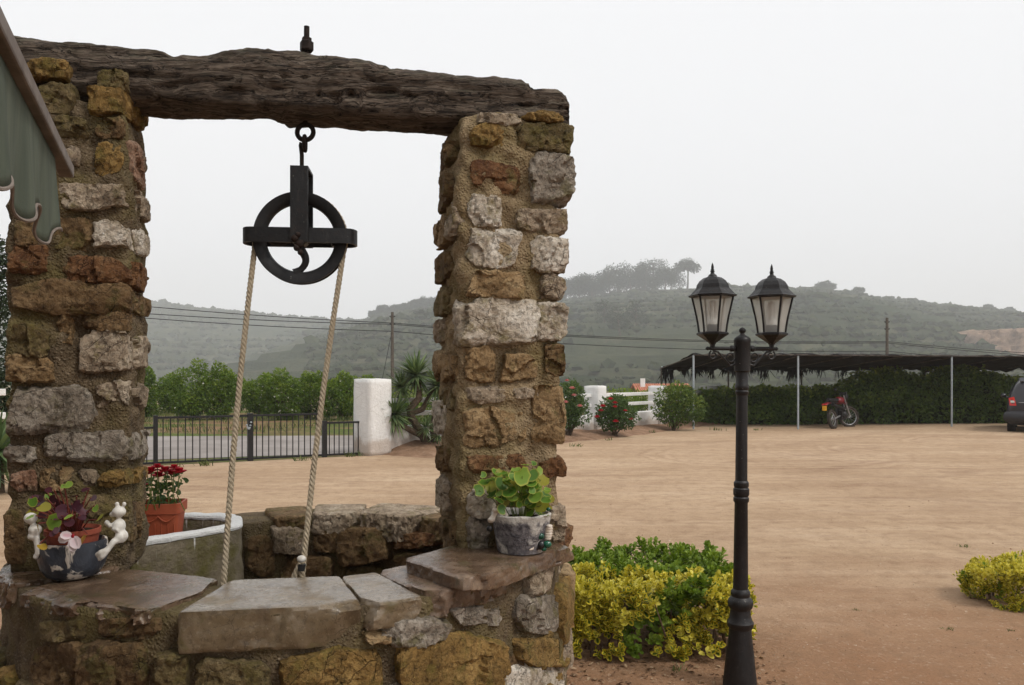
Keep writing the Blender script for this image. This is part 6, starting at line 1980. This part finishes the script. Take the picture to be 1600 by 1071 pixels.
# ------------------------------------------------------------------ carport with torn shade net
CP_F = [Vector((5.65, 24.9, 0)), Vector((8.94, 25.0, 0)), Vector((14.4, 26.2, 0)), Vector((20.5, 27.4, 0))]
CP_R = [Vector((5.45, 29.2, 0)), Vector((7.95, 29.4, 0)), Vector((10.75, 29.7, 0)), Vector((15.8, 30.6, 0)), Vector((22.0, 31.6, 0))]
def carport():
    root = empty('carport', (12, 27, 0), 'long low carport roofed with torn black shade net on thin posts', 'carport')
    for p in CP_F:
        m = MB(); m.tube([p, p + Z * 2.33], .030, 10); m.build('post', M['galv'], root, None, True)
    for p in CP_R:
        m = MB(); m.tube([p, p + Z * 2.02], .030, 10); m.build('post', M['pole'], root, None, True)
    fx = lambda pts, t: (lambda u: pts[min(int(u), len(pts) - 2)].lerp(pts[min(int(u), len(pts) - 2) + 1], u - min(int(u), len(pts) - 2)))(t * (len(pts) - 1))
    m = MB(); m.tube([p + Z * 2.335 for p in CP_F], .024, 8); m.build('front_pipe', M['pole'], root, None, True)
    m = MB(); m.tube([p + Z * 2.02 for p in CP_R], .03, 8); m.build('rear_pipe', M['galv'], root, None, True)
    for t in np.linspace(0.0, 1.0, 10):
        f, r = fx(CP_F, t), fx(CP_R, t)
        m = MB(); m.tube([f + Z * 2.30, r + Z * 1.98], .02, 6); m.build('rafter', M['pole'], root, None, True)
    n, k = 90, 18
    vs, fs = [], []
    for i in range(n + 1):
        t = i / n
        f, r = fx(CP_F, t), fx(CP_R, t)
        for j in range(k + 1):
            w = j / k
            p = f.lerp(r, w)
            z = 2.42 + (2.05 - 2.42) * w - .10 * math.sin(math.pi * w) - .05 * abs(math.sin(t * math.pi * 9)) * math.sin(math.pi * w) + .05 * mnoise.noise(Vector((t * 40, w * 5, 0)))
            if j == 0: z -= .10 + .03 * mnoise.noise(Vector((t * 60, 1, 0))); p = p + Vector((0, -.05, 0))
            if j == 1: p = p + Vector((0, -.12, 0))
            if j == k: z -= .14 + .16 * mnoise.noise(Vector((t * 50, 3, 0)))
            vs.append((p.x, p.y, z))
    for i in range(n):
        for j in range(k):
            a = i * (k + 1) + j; fs.append((a, a + 1, a + k + 2, a + k + 1))
    m = MB(); m.add(vs, fs); net = m.build('shade_net', M['shade'], root, None, True)
    net.modifiers.new('thickness', 'SOLIDIFY').thickness = .012
    rg = np.random.default_rng(77); N = 900
    t = rg.random(N) * .62
    t = t[np.array([mnoise.noise(Vector((q * 26, 3, 0))) > -.12 for q in t])]; N = len(t)
    c = []
    for q in t:
        p = fx(CP_R, q); c.append((p.x, p.y, 1.94 + rg.uniform(-.05, .08)))
    ax = np.stack([rg.normal(0, .25, N), rg.normal(0, .2, N), -np.ones(N)], 1)
    L = np.where(t < .06, rg.uniform(.25, .8, N), rg.uniform(.12, .42, N) * (1 + .5 * np.sin(t * 70)))
    leaves('fringe', np.array(c), ax, rand_unit(N, rg), L, rg.uniform(.02, .05, N), M['shade'], root, None, 3, None, 0, .05)['kind'] = 'stuff'
    return root
carport()

# ivy hedge behind the carport
def ivy_hedge():
    prof = [(1028, 616), (1060, 612), (1100, 618), (1150, 613), (1200, 607), (1235, 609), (1270, 612), (1300, 612), (1330, 602), (1350, 588), (1375, 580), (1420, 586), (1450, 592), (1475, 578), (1500, 572), (1535, 582), (1560, 588), (1600, 596), (1680, 600), (1760, 600)]
    D0 = lambda x: 27.6 + max(0, x - 1250) * .0035
    root = empty('ivy_hedge', P(1300, 592, 28) - Z * 1.6, 'dense dark ivy hedge along the back of the carport', 'hedge')
    rg = np.random.default_rng(88)
    n = 21000
    x = rg.uniform(1030, 1760, n)
    top = np.interp(x, [a for a, b in prof], [b for a, b in prof])
    dd = np.array([D0(a) for a in x])
    zt = EYE + (Y0 - top) / F * dd + .30 * np.array([(mnoise.noise(Vector((a * .05, 0, 0))) + .8 * mnoise.noise(Vector((a * .17, 4, 0)))) for a in x])
    f = rg.random(n)
    z = zt * f ** .7
    onTop = rg.random(n) < .25
    z = np.where(onTop, zt * rg.uniform(.92, 1.06, n), z)
    X = (x - 800) / F * dd
    lump = np.array([mnoise.noise(Vector((a * 1.3, b * 1.6, 0))) for a, b in zip(X, z)])
    Y = dd + np.where(onTop, rg.uniform(-.1, 1.2, n), -.05 - .32 * lump + rg.uniform(-.1, .15, n))
    ax = np.stack([rg.normal(0, .7, n), rg.normal(-.6, .5, n), rg.normal(-.2, .6, n)], 1)
    nn = np.stack([rg.normal(0, .4, n), -np.ones(n), rg.normal(.5, .4, n)], 1)
    leaves('foliage', np.stack([X, Y, z], 1), ax, nn, rg.uniform(.08, .17, n), rg.uniform(.06, .12, n), M['ivy'], root, None, 0, np.clip(.45 * rg.random(n) + .3 * (lump * .5 + .5) + .35 * onTop, 0, 1))  # top leaves get a lighter tone: light on the hedge top painted in
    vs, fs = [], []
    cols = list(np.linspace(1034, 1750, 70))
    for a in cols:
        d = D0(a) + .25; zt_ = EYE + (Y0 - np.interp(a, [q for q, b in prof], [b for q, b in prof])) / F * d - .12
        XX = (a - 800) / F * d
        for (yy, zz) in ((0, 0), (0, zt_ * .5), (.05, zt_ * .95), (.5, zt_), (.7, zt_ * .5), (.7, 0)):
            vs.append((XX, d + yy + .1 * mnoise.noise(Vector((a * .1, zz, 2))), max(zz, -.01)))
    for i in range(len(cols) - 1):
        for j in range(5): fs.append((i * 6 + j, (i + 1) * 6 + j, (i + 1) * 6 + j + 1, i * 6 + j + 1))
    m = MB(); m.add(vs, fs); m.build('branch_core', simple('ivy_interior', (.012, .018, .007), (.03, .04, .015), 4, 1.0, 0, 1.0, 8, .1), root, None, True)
ivy_hedge()

# ------------------------------------------------------------------ motorbike under the carport
def motorbike():
    base = G(1303, 671)
    root = empty('motorbike', base, 'red and black dirt bike with yellow rear plate parked under the carport', 'motorbike')
    hd = R(46)        # heading, measured from +X towards +Y
    lean = R(9)
    fwd = Vector((math.cos(hd), math.sin(hd), 0)); left = Vector((-fwd.y, fwd.x, 0))
    up = (Z * math.cos(lean) + left * math.sin(lean)).normalized(); lat = up.cross(fwd) * -1
    lat = fwd.cross(up)          # to the right
    def T(x, y, z): return base + fwd * x + lat * y + up * z
    red = simple('red_plastic', (.13, .008, .012), (.18, .012, .018), 6, .4, .4, 0)
    rub = simple('tyre_rubber', (.02, .018, .016), (.075, .06, .048), 9, .9, .2, .6, 30, .02)
    alu = simple('dull_alloy', (.3, .3, .31), (.5, .5, .5), 8, .35, .5, 0, metal=.7)
    yel = simple('yellow_plate', (.55, .28, .015), (.65, .34, .02), 8, .5, .3, 0)
    blk = M['iron']
    def wheel(cx, r, w, steer, zc):
        sf = Vector((math.cos(hd + steer), math.sin(hd + steer), 0)); 
        wl_ = sf.cross(up).normalized(); sf = up.cross(wl_)
        c = T(cx, 0, zc)
        g = bpy.data.objects.new('wheel', None); link(g, root, c)
        ringp = lambda rad: [c + (sf * math.cos(a) + up * math.sin(a)) * rad for a in np.linspace(0, 2 * math.pi, 33)[:-1]]
        m = MB(); m.tube(ringp(r - w), w, 8, closed=True)
        for i in range(32):
            a = 2 * math.pi * i / 32
            for s in (-1, 1): m.box(c + (sf * math.cos(a) + up * math.sin(a)) * (r + .002) + wl_ * (s * w * .45), (.022, .022, .022))
        m.build('tyre', rub, g, None, True)
        m = MB(); m.tube(ringp(r - 2 * w), .016, 6, closed=True); m.build('rim', alu, g, None, True)
        m = MB(); m.tube([c - wl_ * .05, c + wl_ * .05], .035, 10)
        for i in range(16):
            a = 2 * math.pi * i / 16
            m.tube([c + wl_ * (.03 if i % 2 else -.03), c + (sf * math.cos(a) + up * math.sin(a)) * (r - 2 * w)], .003, 4)
        m.build('spokes', alu, g, None, True)
        return c, sf, wl_
    wheel(0, .32, .055, 0, .325)
    fc, sf, wl_ = wheel(1.34, .35, .042, R(-38), .355)
    m = MB(); m.tube([T(0, .06, .325), T(.45, .07, .40), T(.5, -.07, .40), T(0, -.06, .325)], .024, 8); m.build('swingarm', alu, root, None, True)
    m = MB()
    m.tube([T(.5, 0, .32), T(.95, 0, .40), T(1.02, 0, .95), T(.45, 0, .86), T(.42, 0, .45)], .028, 8)
    m.tube([T(.45, .09, .82), T(-.2, .08, .86)], .016, 6); m.tube([T(.45, -.09, .82), T(-.2, -.08, .86)], .016, 6)
    m.build('frame', blk, root, None, True)
    m = MB(); m.box(T(.66, 0, .44), (.34, .26, .30), hd); m.ball(T(.66, .12, .42), (.13, .08, .12)); m.ball(T(.74, 0, .60), (.10, .09, .12)); m.build('engine', blk, root, None, True)
    m = MB(); m.tube([T(.78, .12, .5), T(.6, .17, .62), T(.2, .16, .70), T(-.15, .14, .78)], [.025, .03, .045, .05], 10); m.build('exhaust', M['iron'], root, None, True)
    m = MB(); m.ball(T(.78, 0, .90), (.24, .15, .13), 14, 10, Matrix.Rotation(hd, 3, 'Z')); m.build('fuel_tank', red, root, None, True)
    m = MB(); m.tube([T(.62, 0, .93), T(.3, 0, .90), T(.0, 0, .92), T(-.15, 0, .94)], [.07, .10, .10, .06], 10, flat=.8); m.build('seat', blk, root, None, True)
    def fender(pts, w, mat):
        mm = MB(); vs, fs = [], []
        for p in pts:
            for s in (-1, -.5, .5, 1): vs.append(p + lat * (w * s) - up * (.03 if abs(s) == 1 else 0))
        for i in range(len(pts) - 1):
            for j in range(3): fs.append((i * 4 + j, i * 4 + j + 1, i * 4 + j + 5, i * 4 + j + 4))
        mm.add(vs, fs); o = mm.build('fender', mat, root, None, True); o.modifiers.new('t', 'SOLIDIFY').thickness = .008
    fender([T(.2, 0, .82), T(-.1, 0, .86), T(-.32, 0, .84), T(-.46, 0, .78)], .085, red)
    fender([T(1.02, 0, .80), T(1.25, -.03, .86), T(1.5, -.12, .84), T(1.68, -.22, .76)], .085, red)
    m = MB(); m.box(T(-.47, 0, .68), (.018, .14, .15), hd); m.build('number_plate', yel, root, None, False, bevel=.005)
    m = MB(); m.box(T(-.44, 0, .80), (.06, .14, .05), hd); m.build('tail_light', simple('red_lens', (.35, .01, .01), (.45, .02, .02), 5, .2, .5, 0), root, None, False, bevel=.01)
    hs = T(1.06, 0, 1.0)
    for s in (-1, 1):
        m = MB(); m.tube([fc + wl_ * (.085 * s), hs + wl_ * (.085 * s) + up * .06], .024, 8); m.build('fork', alu, root, None, True)
    m = MB(); m.tube([hs + wl_ * -.40 - sf * .10 + up * .12, hs + wl_ * -.22 - sf * .03 + up * .14, hs + wl_ * -.1 + up * .08, hs + wl_ * .1 + up * .08, hs + wl_ * .22 - sf * .03 + up * .14, hs + wl_ * .40 - sf * .10 + up * .12], .015, 7); m.build('handlebar', blk, root, None, True)
    m = MB(); m.ball(hs + sf * .10 + up * .0, (.10, .10, .12)); m.box(hs + sf * .06 + up * .12, (.12, .2, .10), hd); m.build('headlight', blk, root, None, True)
    for s in (-1,):
        mr = hs + wl_ * (.34 * s) + up * .30
        m = MB(); m.tube([hs + wl_ * (.26 * s) + up * .14, mr], .006, 5); m.ball(mr, (.055, .03, .055)); m.build('mirror', blk, root, None, True)
    m = MB(); m.tube([T(.45, -.1, .35), T(.4, -.30, .01)], .012, 6); m.build('kickstand', alu, root, None, True)
motorbike()

# ------------------------------------------------------------------ parked car
def car():
    base0 = G(1580, 677)
    hd = R(57)
    fwd = Vector((math.cos(hd), math.sin(hd), 0)); lat = Vector((fwd.y, -fwd.x, 0))     # right of the car
    base = base0 + lat * .74 + fwd * .6      # ground point under the rear axle centre
    root = empty('parked_car', base, 'dark grey hatchback car parked at the right edge under the carport', 'car')
    def T(x, y, z): return base + fwd * x + lat * y + Z * z
    paint = simple('dark_grey_car_paint', (.014, .014, .019), (.02, .02, .026), 2, .35, .4, 0, coat=.4)
    plast = simple('grey_bumper_plastic', (.022, .022, .025), (.034, .034, .038), 6, .6, .3, .1)
    rub = simple('car_tyre', (.012, .012, .012), (.03, .028, .026), 10, .9, .2, .3)
    alloy = simple('car_wheel_alloy', (.3, .3, .31), (.4, .4, .4), 5, .4, .5, 0, metal=.6)
    t = NT('car_window'); t.bsdf((.012, .016, .018), .06, .6); win = t.m
    # body: sections along the length x (0 at the rear axle); (x, zbottom, zbelt, ztop, half width low, belt, top)
    S = [(-.72, .42, .80, .86, .60, .66, .62), (-.70, .30, .82, 1.02, .78, .80, .66), (-.66, .24, .92, 1.30, .83, .84, .62), (-.58, .22, .94, 1.52, .85, .86, .58), (-.45, .20, .95, 1.60, .86, .87, .58), (.2, .18, .95, 1.64, .86, .875, .60), (1.2, .18, .95, 1.63, .86, .875, .60),
         (1.8, .18, .94, 1.56, .86, .87, .58), (2.3, .18, .93, 1.28, .86, .86, .60), (2.75, .18, .92, 1.02, .86, .85, .66), (3.1, .20, .86, .94, .84, .83, .66), (3.4, .24, .74, .80, .78, .78, .62), (3.5, .34, .62, .66, .68, .68, .58)]
    vs, fs = [], []
    for (x, zb, zl, zt, wl2, wb, wt) in S:
        h = [(-wl2 * .9, zb), (-wl2, zb + .12), (-wb, (zb + zl) / 2 + .08), (-wb * .985, zl), (-(wb * .35 + wt * .65), zl + (zt - zl) * .68), (-wt * .93, zt - (zt - zl) * .06), (-wt * .6, zt), (0, zt + .012)]
        ringv = h + [(-a, b_) for a, b_ in h[::-1][1:]]
        for a, b_ in ringv: vs.append(T(x, a, b_))
    k = 15
    for i in range(len(S) - 1):
        for j in range(k - 1): fs.append((i * k + j, (i + 1) * k + j, (i + 1) * k + j + 1, i * k + j + 1))
        fs.append((i * k + k - 1, (i + 1) * k + k - 1, (i + 1) * k, i * k))
    fs.append(tuple(range(k))); fs.append(tuple((len(S) - 1) * k + j for j in range(k - 1, -1, -1)))
    m = MB(); m.add(vs, fs); body = m.build('body', paint, root, None, True, angle=R(50))
    bm = bmesh.new(); bm.from_mesh(body.data); bmesh.ops.recalc_face_normals(bm, faces=bm.faces); bm.to_mesh(body.data); bm.free()
    sb = body.modifiers.new('sub', 'SUBSURF'); sb.levels = 2; sb.render_levels = 2
    def quad(name, pts, mat, thick=.012):
        m = MB(); vv = [T(*p) for p in pts]; c = sum(vv, Vector()) / len(vv); nrm = (vv[1] - vv[0]).cross(vv[2] - vv[0]).normalized()
        if (c - T(1.2, 0, .9)).dot(nrm) < 0: nrm = -nrm
        n = len(vv)
        m.add(vv + [v + nrm * thick for v in vv], [tuple(range(n)), tuple(range(n, 2 * n))] + [(i, (i + 1) % n, n + (i + 1) % n, n + i) for i in range(n)])
        return m.build(name, mat, root, None, False, bevel=.004)
    quad('rear_window', [(-.668, -.60, 1.04), (-.668, .60, 1.04), (-.62, .58, 1.22), (-.535, .52, 1.46), (-.535, -.52, 1.46), (-.62, -.58, 1.22)], win)
    quad('spoiler', [(-.60, -.52, 1.50), (-.60, .52, 1.50), (-.44, .54, 1.61), (-.44, -.54, 1.61)], paint, .03)
    lens = simple('red_tail_lens', (.5, .015, .012), (.62, .03, .02), 4, .2, .5, 0)
    clear = simple('clear_tail_lens', (.5, .48, .44), (.6, .58, .55), 4, .2, .5, 0)
    for s in (-1, 1):
        quad('tail_light', [(-.675, s * .60, .80), (-.655, s * .77, .80), (-.60, s * .80, 1.02), (-.655, s * .66, 1.06)], lens, .055)
        quad('tail_light_lens', [(-.705, s * .645, .89), (-.690, s * .75, .89), (-.675, s * .755, .95), (-.695, s * .66, .95)], clear, .045)
        quad('side_window', [(-.35, s * .815, 1.02), (.75, s * .83, 1.0), (.75, s * .70, 1.46), (-.30, s * .70, 1.44)], win, .012)
        quad('side_window', [(.85, s * .83, 1.0), (1.95, s * .83, .99), (1.65, s * .70, 1.42), (.85, s * .70, 1.46)], win, .012)
    m = MB(); m.tube([T(-.60, -.82, .48), T(-.73, -.70, .48), T(-.77, -.3, .48), T(-.775, 0, .48), T(-.77, .3, .48), T(-.73, .70, .48), T(-.60, .82, .48)], .17, 12); m.build('rear_bumper', plast, root, None, True)
    m = MB(); m.tube([T(-.705, -.56, .905), T(-.715, -.30, .905)], .008, 6); m.tube([T(-.715, .30, .905), T(-.705, .56, .905)], .008, 6); m.build('trim_strip', alloy, root, None, True)
    # round badge with the letter-like mark, left of the plate recess
    m = MB(); rot = Matrix((lat, Z, -fwd)).transposed(); c = T(-.742, -.24, .735); m.lathe([(.045, 0), (.05, .006), (.045, .012), (.0, .013)], tuple(c), 20, rot); badge = m.build('badge', clear, root, None, True)
    m = MB(); m.tube([c - fwd * .018 + lat * .02 * math.cos(a) + Z * .02 * math.sin(a) for a in np.linspace(0, 6.283, 17)[:-1]], .005, 6, closed=True); m.build('badge_mark', paint, badge, None, True)
    quad('number_plate', [(-.735, -.26, .60), (-.735, .26, .60), (-.735, .26, .70), (-.735, -.26, .70)], clear, .03)
    for x in (0, 2.72):
        for s in (-1, 1):
            c = T(x, s * .74, .31)
            g = bpy.data.objects.new('wheel', None); link(g, root, c)
            rt = Matrix((fwd, Z, lat)).transposed()
            m = MB(); m.lathe([(.21, -.11), (.29, -.11), (.315, -.08), (.318, .08), (.29, .11), (.21, .11)], tuple(c), 28, rt, cap=False); m.build('tyre', rub, g, None, True)
            m = MB(); m.lathe([(.215, -.10), (.19, -.05), (.05, -.09), (.0, -.09)] if s < 0 else [(.0, .09), (.05, .09), (.19, .05), (.215, .10)], tuple(c), 20, rt, cap=False); m.build('rim', alloy, g, None, True)
    m = MB()
    for s in (-1, 1): m.tube([T(2.0, s * .85, 1.0), T(2.0, s * .97, 1.03)], .03, 6); m.ball(T(2.0, s * 1.0, 1.06), (.09, .09, .07))
    m.build('wing_mirrors', paint, root, None, True)
car()

# ------------------------------------------------------------------ poles and cables
def pole(x, ytop, d, label, r=.11):
    t = P(x, ytop, d); zb = ground_z(t.x, d)
    root = empty('utility_pole', (t.x, d, zb), label, 'utility pole', 'timber utility poles')
    m = MB(); m.tube([(t.x + .05, d, zb), (t.x, d, (zb + t.z) / 2), (t.x, d, t.z)], [r * 1.3, r * 1.1, r * .9], 10); m.build('mast', M['pole'], root, None, True)
    m = MB()
    for k, q in enumerate((.35, .9)): m.tube([(t.x - .16, d, t.z - q), (t.x + .16, d, t.z - q)], .03, 6); m.ball((t.x - .16, d, t.z - q + .05), .05); m.ball((t.x + .16, d, t.z - q + .05), .05)
    m.build('insulators', M['iron'], root, None, True)
    return root
pole(613, 488, 58, 'thin timber utility pole rising behind the white gate pillar')
pole(1386, 497, 62, 'timber utility pole above the carport roof')
m = MB(); m.tube([P(588, 592, 58) - Z * 2.2, P(612, 520, 58)], .02, 6); tag(m.build('stay_wire', M['cable'], None, None, True), 'thin stay wire slanting up to the pole behind the gate pillar', 'cable')
def cable(pts, label, r=.028):
    P3 = [P(*p) for p in pts]
    out = []
    for a, b in zip(P3, P3[1:]):
        L = (b - a).length
        for i in range(12):
            t = i / 12; out.append(a.lerp(b, t) - Z * (L * .012 * 4 * t * (1 - t)))
    out.append(P3[-1])
    m = MB(); m.tube(out, r, 6)
    tag(m.build('power_cable', M['cable'], None, None, True), label, 'cable', 'power cables across the valley')
cable([(-260, 425, 44), (613, 505, 58), (1386, 534, 62), (1900, 560, 66)], 'uppermost of the black power cables crossing the hillside')
cable([(-260, 448, 44), (613, 507, 58), (1386, 536, 62), (1900, 566, 66)], 'middle black power cable just under the uppermost one')
cable([(-260, 450, 44), (613, 518, 58), (1386, 549, 62), (1900, 575, 66)], 'lowest of the black power cables crossing the hillside')

# ------------------------------------------------------------------ haze
def haze():
    m = MB(); m.box((0, 1150, 146), (7000, 3000, 302))
    t = NT('haze')
    pv = t.node('ShaderNodeVolumePrincipled')
    pv.inputs['Color'].default_value = (.97, .98, 1.0, 1)
    pv.inputs['Density'].default_value = HAZE
    pv.inputs['Anisotropy'].default_value = .0
    t.l.new(pv.outputs[0], t.out.inputs['Volume'])
    o = m.build('haze', t.m, None, (0, 1150, -5))
    tag(o, 'thin grey haze over the whole valley', 'haze', kind='stuff')
HAZE = 0.00052
haze()
